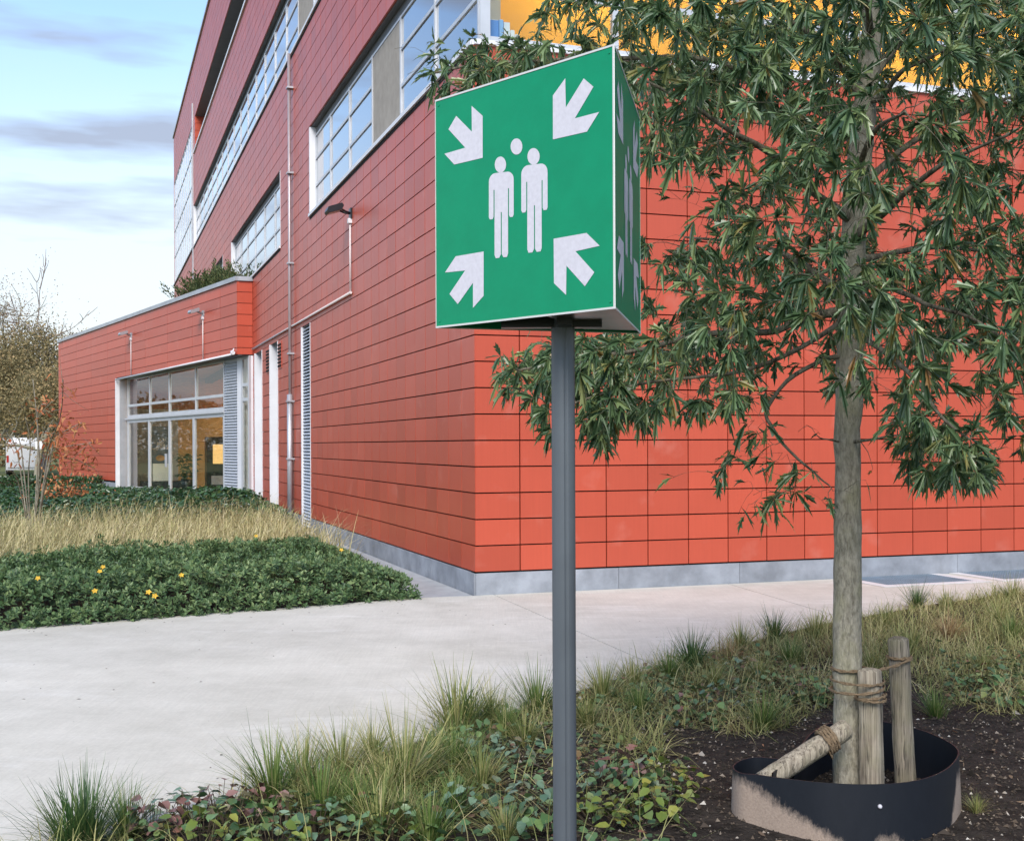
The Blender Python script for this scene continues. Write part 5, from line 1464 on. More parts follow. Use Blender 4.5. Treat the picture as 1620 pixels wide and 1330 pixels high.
# ------------------------------------------------------------------ planting beside the building
far_n = np.array((-2.07, 3.49)); far_n = far_n / np.linalg.norm(far_n); far_d = np.array((far_n[1], -far_n[0])); far_o = np.array((-4.45, 10.54))
def bed_pts(r, n, d0, d1, x0, x1):
    x = r.uniform(x0, x1, n); y = r.uniform(5, 38, n)
    d = (x - far_o[0]) * far_n[0] + (y - far_o[1]) * far_n[1]
    t = (x - CORNER[0]) * RX[0] + (y - CORNER[1]) * RX[1]
    pxx = CX + F * x / y
    ok = (d > d0) & (d < d1) & (t < -0.62) & (pxx > -160)
    return x[ok], y[ok], d[ok], t[ok]
M['shrub'] = leaf_mat('shrub_leaf', [(0.0, (0.026, 0.058, 0.022)), (0.4, (0.065, 0.125, 0.045)), (0.75, (0.13, 0.20, 0.075)), (1.0, (0.23, 0.29, 0.115))], rough=0.5, spec=0.45, trans=0.12, vscale=1.2, patch=0.4)
M['flower'] = mat('yellow_petal', (0.62, 0.40, 0.05), 0.6, 0.3, rand=0.15)
M['stem'] = mat('stem', (0.09, 0.07, 0.045), 0.9, 0.2, var=0.2, vscale=20)
shr = empty('flowering_shrubs', (-3.6, 12.6, 0.0)); tag(shr, 'mass of low dark green shrubs with yellow flowers edging the path', 'shrubs')
so = np.array((-3.6, 12.6, 0.0))
r = np.random.default_rng(31)
x, y, d, t = bed_pts(r, 130000, -0.14, 3.7, -9.5, -0.9)
h = 0.44 + 0.11 * vnoise(x * 1.3, y * 1.3, 9) + 0.10 * vnoise(x * 3.2, y * 3.2, 10)
ed_ = d + 0.10 * vnoise(x * 2.5, y * 2.5, 61); h *= np.clip(0.42 + (ed_ + 0.1) / 0.5, 0, 1) * np.clip(0.40 + (-0.62 - t) / 1.2, 0, 1)
kp = r.uniform(size=len(x)) < np.where(d > 2.9 + 0.9 * vnoise(x * 1.2, y * 1.2, 71), 0.25, 1.0)
x, y, h, d = x[kp], y[kp], h[kp], d[kp]
ns = len(x)
zt = h * (1 - np.abs(r.normal(0, 0.30, ns))); zt = np.where(d < 0.25, h * r.uniform(0, 1, ns), zt); zt = np.clip(zt, 0.02, None)
face_out = np.where(d[:, None] < 0.6, -np.append(far_n, 0)[None] * 0.8, 0)
sd = unit(rand_dir(r, ns, 0.2, 1.0) + np.array((0, 0, 0.5)) + face_out)
parts = []
K_ = 8
P_, D_, Nn, Ls, Ws = [], [], [], [], []
e1 = unit(np.cross(sd, np.array((0.3, 0.2, 0.9))[None] + r.normal(0, 0.1, (ns, 3)))); e2 = np.cross(sd, e1)
c0 = np.stack([x, y, zt], -1) - so
for k in range(K_):
    a_ = 2.4 * k + r.uniform(0, 0.6, ns); lv_ = k / K_
    rad_ = np.cos(a_)[:, None] * e1 + np.sin(a_)[:, None] * e2
    P_.append(c0 - sd * (0.05 * (1 - lv_))); D_.append(rad_ + sd * (0.15 + 1.0 * lv_)); Nn.append(sd)
    s_ = r.uniform(0.6, 1.45, ns) * (1.1 - 0.45 * lv_)
    Ls.append(0.052 * s_); Ws.append(0.026 * s_)
V, T = flat_leaf_arrays(np.vstack(P_), np.vstack(D_), np.vstack(Nn), np.concatenate(Ls), np.concatenate(Ws))
o = obj('foliage', np_mesh('foliage', V, T), shr, M['shrub']); tag(o, kind='stuff')
mb = MB()
sel = r.choice(ns, 900, replace=False)
for i in sel:
    if d[i] < 0.35: continue
    mb.tube([(c0[i][0] + r.normal(0, 0.03), c0[i][1] + r.normal(0, 0.03), -0.02), tuple(c0[i])], [0.004, 0.002], 3, cap=False)
# a few taller sprigs beside the wall
spr = [(655, 935, 0.45), (700, 905, 0.0)]
o = mb.build('stems', M['stem'], shr); tag(o, kind='stuff')
for fx, fy in ((163, 897), (158, 904), (150, 935), (235, 937), (245, 943), (287, 910), (300, 880), (405, 848), (540, 870), (60, 915)):
    g0 = ground(fx, fy, 0.42)
    if fy < 870: g0 = ground(fx, fy, 0.46)
    m_ = MB()
    for k in range(5):
        a_ = k * 1.2566 + fx; ca, sa = math.cos(a_), math.sin(a_)
        m_.add([(0, 0, 0), (0.014 * ca - 0.009 * sa, 0.014 * sa + 0.009 * ca, 0.010), (0.027 * ca, 0.027 * sa, 0.006), (0.014 * ca + 0.009 * sa, 0.014 * sa - 0.009 * ca, 0.010)], [(0, 1, 2, 3)])
    o = m_.build('flower', M['flower'], shr); o.location = tuple(g0 - so); o.rotation_euler = (0.9, 0, 0.2)

M['straw'] = leaf_mat('dry_grass', [(0.0, (0.24, 0.27, 0.10)), (0.3, (0.44, 0.41, 0.19)), (0.7, (0.60, 0.53, 0.30)), (1.0, (0.72, 0.64, 0.43))], rough=0.8, spec=0.2, trans=0.25, vscale=0.9, patch=0.5)
x, y, d, t = bed_pts(r, 190000, 3.0, 12.6, -14.5, -1.0)
kp = (r.uniform(size=len(x)) < np.clip((d - 2.7 - 0.9 * vnoise(x * 1.2, y * 1.2, 71)) / 0.9, 0.02, 1)) & (r.uniform(size=len(x)) < np.clip((12.2 - d) / 2.0, 0.0, 1))
x, y, d = x[kp], y[kp], d[kp]; n = len(x)
hh = (0.66 + 0.10 * vnoise(x * 0.9, y * 0.9, 4)) * r.uniform(0.4, 1.4, n)
dirs = rand_dir(r, n, 0.75, 1.0) + np.array((0.15, -0.05, 0.1))
V, Q = blade_arrays(np.stack([x, y, np.full(n, -0.03)], -1), dirs, hh, np.full(n, 0.009) * r.uniform(0.7, 1.5, n), r.uniform(0.1, 0.5, n), 4)
tips_ = V.reshape(n, -1, 3)[:, -1]
# seed heads
sel = r.uniform(size=n) < 0.35
V2, Q2 = blade_arrays(tips_[sel] - np.array((0, 0, 0.05)), unit(dirs[sel] + np.array((0.5, 0, -0.3))), np.full(sel.sum(), 0.13), np.full(sel.sum(), 0.014), np.full(sel.sum(), 0.3), 4)
VV, QQ = join([(V, Q), (V2, Q2)])
tag(obj('dry_grass', np_mesh('dry_grass', VV, QQ), None, M['straw']), 'drift of straw coloured ornamental grass behind the flowering shrubs', 'grass', kind='stuff')

M['laurel'] = leaf_mat('laurel_leaf', [(0.0, (0.015, 0.045, 0.016)), (0.6, (0.030, 0.085, 0.026)), (1.0, (0.07, 0.13, 0.04))], rough=0.32, spec=0.6, trans=0.1)
lau = empty('laurel_hedge', (-8.0, 26.0, 0.0)); tag(lau, 'low glossy laurel planting in front of the glazed entrance', 'hedge')
lo_ = np.array((-8.0, 26.0, 0.0))
x = r.uniform(-18, -3, 75000); y = r.uniform(18, 40, 75000)
dd = (x - far_o[0]) * far_n[0] + (y - far_o[1]) * far_n[1]
bt = (x - CORNER[0]) * RX[0] + (y - CORNER[1]) * RX[1]; bs = (x - CORNER[0]) * LY[0] + (y - CORNER[1]) * LY[1]
wd_ = (bt - W0[0]) * WN[0] + (bs - W0[1]) * WN[1]      # distance in front of the wing face
pxx = CX + F * x / y
ok = (dd > 9.8) & (bt < -0.25) & ((wd_ > 1.0) | (bs < 18.0)) & (wd_ < 10.5) & (pxx > -60) & (pxx < 470)
x, y, dd, wd2 = x[ok], y[ok], dd[ok], wd_[ok]; n = len(x)
h = (0.52 + 0.12 * vnoise(x, y, 12)) * np.clip(0.4 + (dd - 9.8) / 1.2, 0.3, 1)
pxx = CX + F * x / y
h = h * np.interp(pxx, [0, 150, 250, 330, 400, 460], [0.5, 0.7, 0.85, 1.2, 1.0, 0.55])
P_ = np.stack([x, y, h * (1 - np.abs(r.normal(0, 0.22, n)))], -1) - lo_
ln = r.uniform(0.09, 0.15, n)
V, T = leaf_arrays(P_, rand_dir(r, n, -0.5, 0.7), rand_dir(r, n, 0.2, 1.0), ln, ln * 0.42, r.uniform(0.1, 0.5, n), 0.12)
o = obj('foliage', np_mesh('foliage', V, T, True), lau, M['laurel']); tag(o, kind='stuff')
mb = MB()
for i in r.choice(n, 300, replace=False): mb.tube([(P_[i][0], P_[i][1], -0.02), tuple(P_[i])], [0.008, 0.004], 4, cap=False)
o = mb.build('stems', M['stem'], lau); tag(o, kind='stuff')

# planting behind the wing parapet
M['rosemary'] = leaf_mat('parapet_leaf', [(0.0, (0.03, 0.055, 0.018)), (0.6, (0.075, 0.105, 0.035)), (1.0, (0.15, 0.15, 0.06))], rough=0.6, spec=0.3, trans=0.15)
wp = CORNER + W0[0] * RX + W0[1] * LY
par = empty('parapet_planting', (wp[0], wp[1], 5.45), ANG); tag(par, 'bushy green planting growing behind the parapet of the entrance wing', 'shrubs')
nb = 520
P_, D_ = [], []
for i in range(nb):
    a_ = r.uniform(0.25, 5.6); n_ = -r.uniform(0.42, 1.3)
    lim = (W0[0] + a_ * WD[0]); 
    q = FW.p(a_, 0, n_)
    if q[0] > -0.10: continue
    hgt = r.uniform(0.6, 1.15)
    tip_dir = rand_dir(r, 1, 0.6, 1.0)[0]
    m = 60
    tt = r.uniform(0.15, 1, m)
    c0_ = np.array((q[0] - W0[0], q[1] - W0[1], 0.0))
    P_.append(c0_ + tip_dir * (hgt * tt)[:, None] + r.normal(0, 0.03, (m, 3))); D_.append(tip_dir + rand_dir(r, m, -0.3, 0.8))
P_ = np.vstack(P_); D_ = np.vstack(D_); n = len(P_)
V, T = flat_leaf_arrays(P_, D_, rand_dir(r, n), r.uniform(0.08, 0.14, n), r.uniform(0.025, 0.045, n))
o = obj('foliage', np_mesh('foliage', V, T), par, M['rosemary']); tag(o, kind='stuff')
mb = MB()
for i in range(120):
    a_ = r.uniform(0.25, 5.6); q = FW.p(a_, 0, -r.uniform(0.45, 1.0)); c0_ = np.array((q[0] - W0[0], q[1] - W0[1], 0.0))
    if q[0] > -0.10: continue
    mb.tube([tuple(c0_), tuple(c0_ + np.array((r.normal(0, 0.08), r.normal(0, 0.08), 0.55)))], [0.012, 0.005], 4, cap=False)
o = mb.build('stems', M['stem'], par); tag(o, kind='stuff')

# ------------------------------------------------------------------ near bed: tufts, ground cover, matted grass
def grass_mat(nm, stops): return leaf_mat(nm, stops, rough=0.55, spec=0.35, trans=0.2)
M['sedge_green'] = grass_mat('sedge_green', [(0.0, (0.045, 0.10, 0.02)), (0.6, (0.12, 0.20, 0.045)), (0.9, (0.24, 0.29, 0.09)), (1.0, (0.45, 0.40, 0.20))])
M['sedge_olive'] = grass_mat('sedge_olive', [(0.0, (0.08, 0.125, 0.03)), (0.45, (0.20, 0.24, 0.07)), (0.8, (0.36, 0.34, 0.13)), (1.0, (0.55, 0.47, 0.26))])
M['sedge_tan'] = grass_mat('sedge_tan', [(0.0, (0.20, 0.12, 0.05)), (0.5, (0.34, 0.22, 0.10)), (1.0, (0.48, 0.36, 0.20))])
M['sedge_dark'] = grass_mat('sedge_dark', [(0.0, (0.02, 0.06, 0.016)), (0.6, (0.06, 0.13, 0.035)), (1.0, (0.16, 0.21, 0.07))])
protos = {}
for nm in ('sedge_green', 'sedge_olive', 'sedge_tan', 'sedge_dark'):
    for v_ in range(3):
        r = np.random.default_rng(100 + v_ * 7 + len(nm) * 3)
        n = 230
        a_ = r.uniform(0, 2 * np.pi, n); rd_ = np.abs(r.normal(0, 0.10, n))
        p = np.stack([rd_ * np.cos(a_), rd_ * np.sin(a_), np.zeros(n) - 0.02], -1)
        lean = np.clip(np.abs(r.normal(0.45, 0.34, n)), 0.02, 1.35)
        dirv = np.stack([np.cos(a_) * np.sin(lean), np.sin(a_) * np.sin(lean), np.cos(lean)], -1)
        V, Q = blade_arrays(p, dirv, r.uniform(0.5, 1.15, n), np.full(n, 0.016) * r.uniform(0.6, 1.3, n), r.uniform(0.0, 0.48 if nm in ('sedge_olive', 'sedge_tan') else 0.35, n), 5, 0.08)
        me = np_mesh('sedge_tuft', V, Q); me.materials.append(M[nm]); protos[(nm, v_)] = me
LBL = {'sedge_green': ('fresh green sedge tuft', 'green sedge tufts in the near bed'),
       'sedge_olive': ('olive and straw sedge tuft', 'olive sedge tufts in the near bed'),
       'sedge_tan': ('dry reddish tan grass tuft', 'tan tufts in the near bed'),
       'sedge_dark': ('dark green spiky sedge tuft', 'dark sedge tufts in the near bed')}
tufts = [(600, 1320, 95, 'sedge_olive'), (680, 1330, 85, 'sedge_green'), (760, 1250, 80, 'sedge_olive'), (800, 1330, 75, 'sedge_olive'), (610, 1265, 90, 'sedge_olive'), (720, 1225, 85, 'sedge_green'), (830, 1180, 70, 'sedge_olive'), (800, 1160, 60, 'sedge_green'), (510, 1285, 90, 'sedge_green'), (930, 1150, 60, 'sedge_olive'), (1130, 1085, 50, 'sedge_olive'), (1330, 1040, 50, 'sedge_tan'), (1440, 1030, 55, 'sedge_olive'), (1500, 1010, 50, 'sedge_tan'), (1580, 985, 45, 'sedge_olive'), (1200, 1075, 50, 'sedge_olive'), (60, 1345, 105, 'sedge_dark'), (110, 1338, 125, 'sedge_dark'), (175, 1318, 85, 'sedge_green'), (432, 1262, 115, 'sedge_green'), (480, 1242, 100, 'sedge_olive'), (540, 1225, 95, 'sedge_olive'), (590, 1200, 70, 'sedge_olive'), (640, 1245, 120, 'sedge_olive'), (690, 1158, 105, 'sedge_olive'), (735, 1150, 75, 'sedge_dark'), (765, 1140, 70, 'sedge_olive'), (850, 1128, 85, 'sedge_green'), (955, 1108, 70, 'sedge_olive'), (1000, 1085, 55, 'sedge_olive'), (1095, 1060, 70, 'sedge_dark'), (1060, 1075, 60, 'sedge_green'), (1155, 1048, 50, 'sedge_tan'), (1225, 1012, 52, 'sedge_dark'), (1170, 1030, 50, 'sedge_olive'), (1207, 1155, 62, 'sedge_green'), (1290, 1005, 45, 'sedge_olive'), (1450, 962, 45, 'sedge_dark'), (1500, 965, 38, 'sedge_olive'), (1480, 1135, 55, 'sedge_green'), (1600, 950, 40, 'sedge_olive'), (560, 1290, 90, 'sedge_green'), (640, 1310, 80, 'sedge_olive'), (720, 1290, 70, 'sedge_green'), (1400, 990, 45, 'sedge_olive'), (1010, 1130, 50, 'sedge_green'), (1555, 1060, 50, 'sedge_olive'), (1380, 1060, 50, 'sedge_olive'), (690, 1215, 80, 'sedge_olive'), (1545, 1290, 35, 'sedge_olive'), (1250, 1050, 50, 'sedge_green'), (1600, 1010, 45, 'sedge_green')]
rr = random.Random(9)
for i, (px_, py_, hp, nm) in enumerate(tufts):
    g0 = ground(px_, py_)
    if g0[0] < near_x(g0[1]) + 0.05: g0[0] = near_x(g0[1]) + 0.06
    sc_ = hp * g0[1] / F / 0.85
    o = obj('sedge_tuft', protos[(nm, rr.randrange(3))]); o.location = (g0[0], g0[1], float(soil_h(g0[0], g0[1])))
    o.rotation_euler = (rr.uniform(-0.08, 0.08), rr.uniform(-0.08, 0.08), rr.uniform(0, 6.28)); s_ = sc_ * rr.uniform(0.95, 1.1); o.scale = (s_ * 1.05, s_ * 1.05, s_)
    lk = LBL[nm][0]
    if (g0[0] - rc[0]) ** 2 + (g0[1] - rc[1]) ** 2 < 1.3 ** 2: wh_ = 'on bare soil close to the black ring'
    elif g0[1] > 10.6: wh_ = 'in the bed across from the steel gratings'
    elif (g0[0] - 1.03) ** 2 + (g0[1] - 8.66) ** 2 < 0.85 ** 2: wh_ = 'where the path joint meets the bed'
    elif g0[0] - near_x(g0[1]) < 0.42: wh_ = 'right at the edge of the concrete path'
    elif g0[1] < 6.4: wh_ = 'among the leafy ground cover'
    else: wh_ = 'in matted grass set back from the path'
    sz_ = 'tall ' if hp >= 95 else ('small ' if hp < 60 else '')
    tag(o, sz_ + lk + ' ' + wh_, 'grass tuft', sz_ + LBL[nm][1] + ', ' + wh_)

def in_bed(r, n, x0, x1, y0, y1):
    x = r.uniform(x0, x1, n); y = r.uniform(y0, y1, n)
    nxv = np.interp(y, [p[1] for p in NEAR], [p[0] for p in NEAR])
    ok = (x > nxv + 0.04)
    px_, py_ = proj(np.stack([x, y, np.zeros(n)], -1))
    ok &= (px_ > -80) & (px_ < 2350) & (py_ < 1460)
    return x[ok], y[ok], px_[ok], py_[ok]
r = np.random.default_rng(55)
x, y, px_, py_ = in_bed(r, 520000, -3, 11.5, 4.0, 15)
# bare soil round the tree
bare = (px_ > 1050) & (py_ > np.interp(px_, [1050, 1200, 1300, 1620], [1175, 1150, 1118, 1112]) + 22 * np.sin(px_ / 60.0))
edge = in_poly(px_, py_, [(880, 1110), (1060, 1150), (1100, 1330), (1700, 1330), (1700, 1110)])
leafy = in_poly(px_, py_, [(150, 1480), (230, 1290), (400, 1270), (700, 1290), (760, 1180), (880, 1150), (1090, 1230), (1110, 1480)])
kp = ~bare & (r.uniform(size=len(x)) < np.where(leafy, 0.15, 1.0)) & (r.uniform(size=len(x)) < np.clip(0.30 + 0.5 * vnoise(x * 2, y * 2, 77) + 0.25, 0.08, 1))
kp &= r.uniform(size=len(x)) < np.where(y < 7.5, 0.75, 0.55)
x, y = x[kp], y[kp]; n = len(x)
lean = np.clip(np.abs(r.normal(0.92, 0.45, n)), 0.05, 1.55); a_ = r.uniform(0, 2 * np.pi, n)
a_ = a_ + 0.8 * vnoise(x, y, 5)
dirv = np.stack([np.cos(a_) * np.sin(lean), np.sin(a_) * np.sin(lean), np.cos(lean)], -1)
ln = r.uniform(0.16, 0.38, n) * np.clip(0.85 + 0.4 * vnoise(x * 1.5, y * 1.5, 8), 0.5, 1.3)
V, Q = blade_arrays(np.stack([x, y, soil_h(x, y) + 0.0], -1), dirv, ln, np.full(n, 0.0045) * r.uniform(0.7, 1.5, n), r.uniform(0.1, 0.6, n), 4, 0.15)
M['mat_grass'] = leaf_mat('matted_grass', [(0.0, (0.09, 0.13, 0.035)), (0.3, (0.20, 0.225, 0.075)), (0.6, (0.37, 0.345, 0.14)), (0.88, (0.55, 0.47, 0.25)), (1.0, (0.68, 0.58, 0.38))], rough=0.65, spec=0.3, trans=0.2, vscale=2.2, patch=0.85)
tag(obj('matted_grass', np_mesh('matted_grass', V, Q), None, M['mat_grass']), 'matted olive and straw grass covering the bed behind the oak', 'grass', kind='stuff')

# small ground-cover leaves and fallen leaves as one layer
x, y, px_, py_ = in_bed(r, 60000, -3, 6, 4.0, 12)
dens = np.zeros(len(x))
for poly, dv in (([(150, 1480), (200, 1300), (400, 1280), (700, 1300), (760, 1170), (880, 1150), (1010, 1190), (1090, 1230), (1110, 1480)], 0.5), ([(900, 1130), (1060, 1050), (1200, 1040), (1330, 1080), (1330, 1125), (1180, 1130), (1150, 1160), (1060, 1160)], 0.7), ([(1480, 1040), (1700, 1040), (1700, 1125), (1500, 1110)], 0.7), ([(560, 1330), (600, 1200), (880, 1080), (880, 1330)], 0.35)):
    dens = np.maximum(dens, in_poly(px_, py_, poly) * dv)
kp = r.uniform(size=len(x)) < dens
x, y = x[kp], y[kp]; n = len(x)
ln = r.uniform(0.025, 0.055, n)
V, T = leaf_arrays(np.stack([x, y, soil_h(x, y) + np.abs(r.normal(0.03, 0.035, n))], -1), rand_dir(r, n, -0.3, 0.35), rand_dir(r, n, 0.55, 1.0), ln, ln * 0.75, r.uniform(0.0, 0.3, n), 0.10, (0.3, 0.68, 0.95, 0.8))
M['cover'] = leaf_mat('cover_leaf', [(0.0, (0.04, 0.085, 0.035)), (0.4, (0.08, 0.155, 0.06)), (0.72, (0.14, 0.22, 0.095)), (0.86, (0.16, 0.19, 0.05)), (0.93, (0.20, 0.09, 0.06)), (1.0, (0.16, 0.11, 0.07))], rough=0.42, spec=0.5, trans=0.12)
tag(obj('ground_cover', np_mesh('ground_cover', V, T, True), None, M['cover']), 'low carpet of small oval green leaves over the soil', 'ground cover', kind='stuff')
# dead leaves lying on soil
x, y, px_, py_ = in_bed(r, 5200, -3, 6, 4.0, 12); kp = r.uniform(size=len(x)) < 0.30; x, y = x[kp], y[kp]; n = len(x)
ln = r.uniform(0.02, 0.06, n)
V, T = leaf_arrays(np.stack([x, y, soil_h(x, y) + 0.006], -1), rand_dir(r, n, -0.1, 0.2), rand_dir(r, n, 0.7, 1.0), ln, ln * r.uniform(0.12, 0.5, n), r.uniform(-0.2, 0.1, n), 0.2)
M['litter'] = leaf_mat('dead_leaf', [(0.0, (0.10, 0.07, 0.05)), (0.5, (0.20, 0.14, 0.09)), (0.85, (0.33, 0.25, 0.17)), (1.0, (0.42, 0.18, 0.08))], rough=0.85, spec=0.2, trans=0.05)
tag(obj('leaf_litter', np_mesh('leaf_litter', V, T, True), None, M['litter']), 'dead brown leaves and stalks lying on the dark soil', 'leaf litter', kind='stuff')

# ground-cover plants with leaves one can pick apart
covers = {'green': leaf_mat('cover_green', [(0.0, (0.055, 0.115, 0.04)), (0.5, (0.10, 0.19, 0.065)), (0.9, (0.18, 0.27, 0.09)), (1.0, (0.28, 0.28, 0.08))], 0.38, 0.55, 0.12),
          'blue': leaf_mat('cover_blue', [(0.0, (0.06, 0.12, 0.07)), (0.6, (0.12, 0.20, 0.125)), (1.0, (0.20, 0.29, 0.19))], 0.38, 0.55, 0.1),
          'lime': leaf_mat('cover_lime', [(0.0, (0.10, 0.15, 0.03)), (0.6, (0.18, 0.24, 0.05)), (1.0, (0.32, 0.30, 0.06))], 0.38, 0.5, 0.15),
          'red': leaf_mat('cover_red', [(0.0, (0.12, 0.06, 0.05)), (0.4, (0.20, 0.10, 0.085)), (0.75, (0.26, 0.15, 0.13)), (1.0, (0.11, 0.13, 0.06))], 0.42, 0.5, 0.1)}
CL = {'green': 'mid green oval leaved ground cover plant', 'blue': 'blue green ground cover plant', 'lime': 'yellow green ground cover plant', 'red': 'ground cover plant with reddish leaves'}
leaf_me = {}
for cn, cm in covers.items():
    for v_ in range(3):
        r2 = np.random.default_rng(v_ + 3)
        V, T = leaf_arrays(np.zeros((1, 3)), np.array([(1.0, 0, 0.0)]), np.array([(0, 0, 1.0)]), np.array([1.0]), np.array([0.62 + 0.16 * v_]), np.array([0.12 + 0.1 * v_]), 0.13, (0.28, 0.66, 1.0, 0.82))
        me = np_mesh('leaf', V, T, True); me.materials.append(cm); leaf_me[(cn, v_)] = me
cp = [(240, 1315, 'red'), (300, 1298, 'blue'), (345, 1285, 'red'), (405, 1292, 'red'), (370, 1318, 'green'), (450, 1312, 'green'), (500, 1325, 'blue'), (560, 1315, 'green'), (320, 1335, 'lime'), (430, 1345, 'lime'), (620, 1330, 'green'), (770, 1195, 'blue'), (820, 1215, 'blue'), (745, 1175, 'green'), (700, 1300, 'blue'), (760, 1290, 'blue'), (840, 1290, 'blue'), (955, 1262, 'blue'), (1010, 1262, 'green'), (1060, 1268, 'lime'), (955, 1310, 'lime'), (1010, 1312, 'lime'), (1055, 1302, 'lime'), (975, 1235, 'red'), (850, 1320, 'green'), (1110, 1140, 'green'), (1150, 1120, 'blue'), (1080, 1115, 'green'), (1285, 1108, 'green'), (1250, 1090, 'green'), (1545, 1092, 'green'), (1590, 1120, 'green'), (1170, 1065, 'blue'), (1310, 1110, 'green')]
r = np.random.default_rng(91)
for ci, (px_, py_, cn) in enumerate(cp):
    g0 = ground(px_, py_)
    if g0[0] < near_x(g0[1]) + 0.1: g0[0] = near_x(g0[1]) + 0.12
    gz = float(soil_h(g0[0], g0[1]))
    pl = empty('ground_cover_plant', (g0[0], g0[1], gz)); 
    if (g0[0] - rc[0]) ** 2 + (g0[1] - rc[1]) ** 2 < 1.05 ** 2: wh_ = 'beside the black ring'
    elif g0[1] > 6.6: wh_ = 'in front of the matted grass'
    elif g0[0] - near_x(g0[1]) < 0.5: wh_ = 'at the edge of the concrete path'
    elif abs(g0[0] - 0.2) < 0.55: wh_ = 'just behind the sign post'
    else: wh_ = 'among sedges in the bed'
    tag(pl, CL[cn] + ' ' + wh_, 'plant', cn + ' ground cover plants, ' + wh_)
    st = MB()
    for k in range(34):
        a_ = r.uniform(0, 2 * math.pi); rd_ = 0.15 * math.sqrt(r.uniform(0.02, 1)); hz = r.uniform(0.05, 0.17) * (1 - 0.4 * rd_ / 0.15)
        p = (rd_ * math.cos(a_), rd_ * math.sin(a_), hz)
        mixc = cn if r.uniform() < 0.86 else ('green', 'red', 'lime', 'blue')[int(r.integers(4))]
        o = obj('leaf', leaf_me[(mixc, int(r.integers(3)))], pl); o.location = p
        s_ = r.uniform(0.036, 0.066); o.scale = (s_, s_, s_)
        o.rotation_euler = (r.normal(0, 0.35), r.normal(0.12, 0.35), a_ + r.normal(0, 0.7))
        st.tube([(p[0] * 0.3, p[1] * 0.3, -0.02), (p[0] * 0.8, p[1] * 0.8, hz * 0.6), p], 0.0016, 3, cap=False)
    o = st.build('stems', M['stem'], pl); tag(o, kind='stuff')

# ------------------------------------------------------------------ background on the left
r = np.random.default_rng(13)
yt = np.array((at_depth(52, 800, 20.0)[0], 20.0, 0.0))
ys = empty('autumn_shrub', tuple(yt)); tag(ys, 'thin many-stemmed shrub with orange autumn leaves rising from the dry grass', 'shrub')
mb = MB(); lp_, ld_ = [], []
stems = [((52, 815), (60, 700), (52, 600)), ((50, 815), (70, 730), (95, 660), (100, 600)), ((55, 815), (80, 720), (92, 690), (130, 668)), ((48, 815), (30, 730), (18, 690)), ((50, 815), (35, 720), (28, 690)), ((50, 815), (28, 760), (12, 745)), ((55, 815), (72, 745), (85, 712), (150, 700)), ((57, 815), (75, 740), (110, 725), (145, 738)), ((52, 815), (62, 740), (60, 650), (78, 640)), ((50, 815), (45, 760), (48, 700), (40, 660)), ((53, 815), (70, 770), (80, 720), (60, 690))]
for si, st_ in enumerate(stems):
    dz = r.normal(0, 0.25)
    P_ = [np.array(at_depth(x_, y_, 20.0 + dz * i)) - yt for i, (x_, y_) in enumerate(st_)]
    P_[0] = np.array((P_[0][0], P_[0][1], -0.05))
    cv = catmull(P_, 5)
    mb.tube(cv, [0.011 * (1 - 0.75 * i / len(cv)) + 0.003 for i in range(len(cv))], 5)
    if si in (1, 2, 6, 7, 8, 3):
        for k in range(80 if si in (2, 6, 7) else 26):
            p = cv[int(len(cv) * r.uniform(0.55, 1.0)) - 1] + r.normal(0, 0.13, 3); lp_.append(p); ld_.append(r.normal(0, 1, 3))
        for k in range(5):
            p = cv[int(len(cv) * r.uniform(0.5, 0.95))]; q = p + r.normal(0, 0.22, 3); mb.tube([p, (p + q) / 2 + r.normal(0, 0.03, 3), q], [0.005, 0.004, 0.002], 4)
mb.build('stem', bark_mat('shrub_bark', (0.14, 0.125, 0.09), (0.30, 0.28, 0.22)), ys)
lp_ = np.array(lp_); ld_ = np.array(ld_); n = len(lp_)
V, T = leaf_arrays(lp_, ld_, rand_dir(r, n), r.uniform(0.07, 0.12, n), r.uniform(0.035, 0.055, n), np.full(n, 0.3))
M['orange_leaf'] = leaf_mat('orange_leaf', [(0.0, (0.34, 0.10, 0.045)), (0.5, (0.46, 0.17, 0.07)), (1.0, (0.54, 0.30, 0.13))], 0.6, 0.3, 0.25)
o = obj('foliage', np_mesh('foliage', V, T), ys, M['orange_leaf']); tag(o, kind='stuff')
ob = np.array((at_depth(105, 770, 31.0)[0], 31.0, 0.0))
os_ = empty('orange_bush', tuple(ob)); tag(os_, 'low bush with orange leaves at the plinth of the entrance wing', 'shrub')
n = 260
P_ = np.stack([r.normal(0, 0.38, n), r.normal(0, 0.3, n), np.abs(r.normal(0.45, 0.22, n))], -1)
V, T = leaf_arrays(P_, rand_dir(r, n), rand_dir(r, n), np.full(n, 0.11), np.full(n, 0.06), np.full(n, 0.3))
o = obj('foliage', np_mesh('foliage', V, T), os_, M['orange_leaf']); tag(o, kind='stuff')
mb = MB()
for k in range(14): mb.tube([(0, 0, -0.05), tuple(P_[k] * 0.6), tuple(P_[k])], [0.01, 0.007, 0.004], 4)
mb.build('stem', M['stem'], os_)

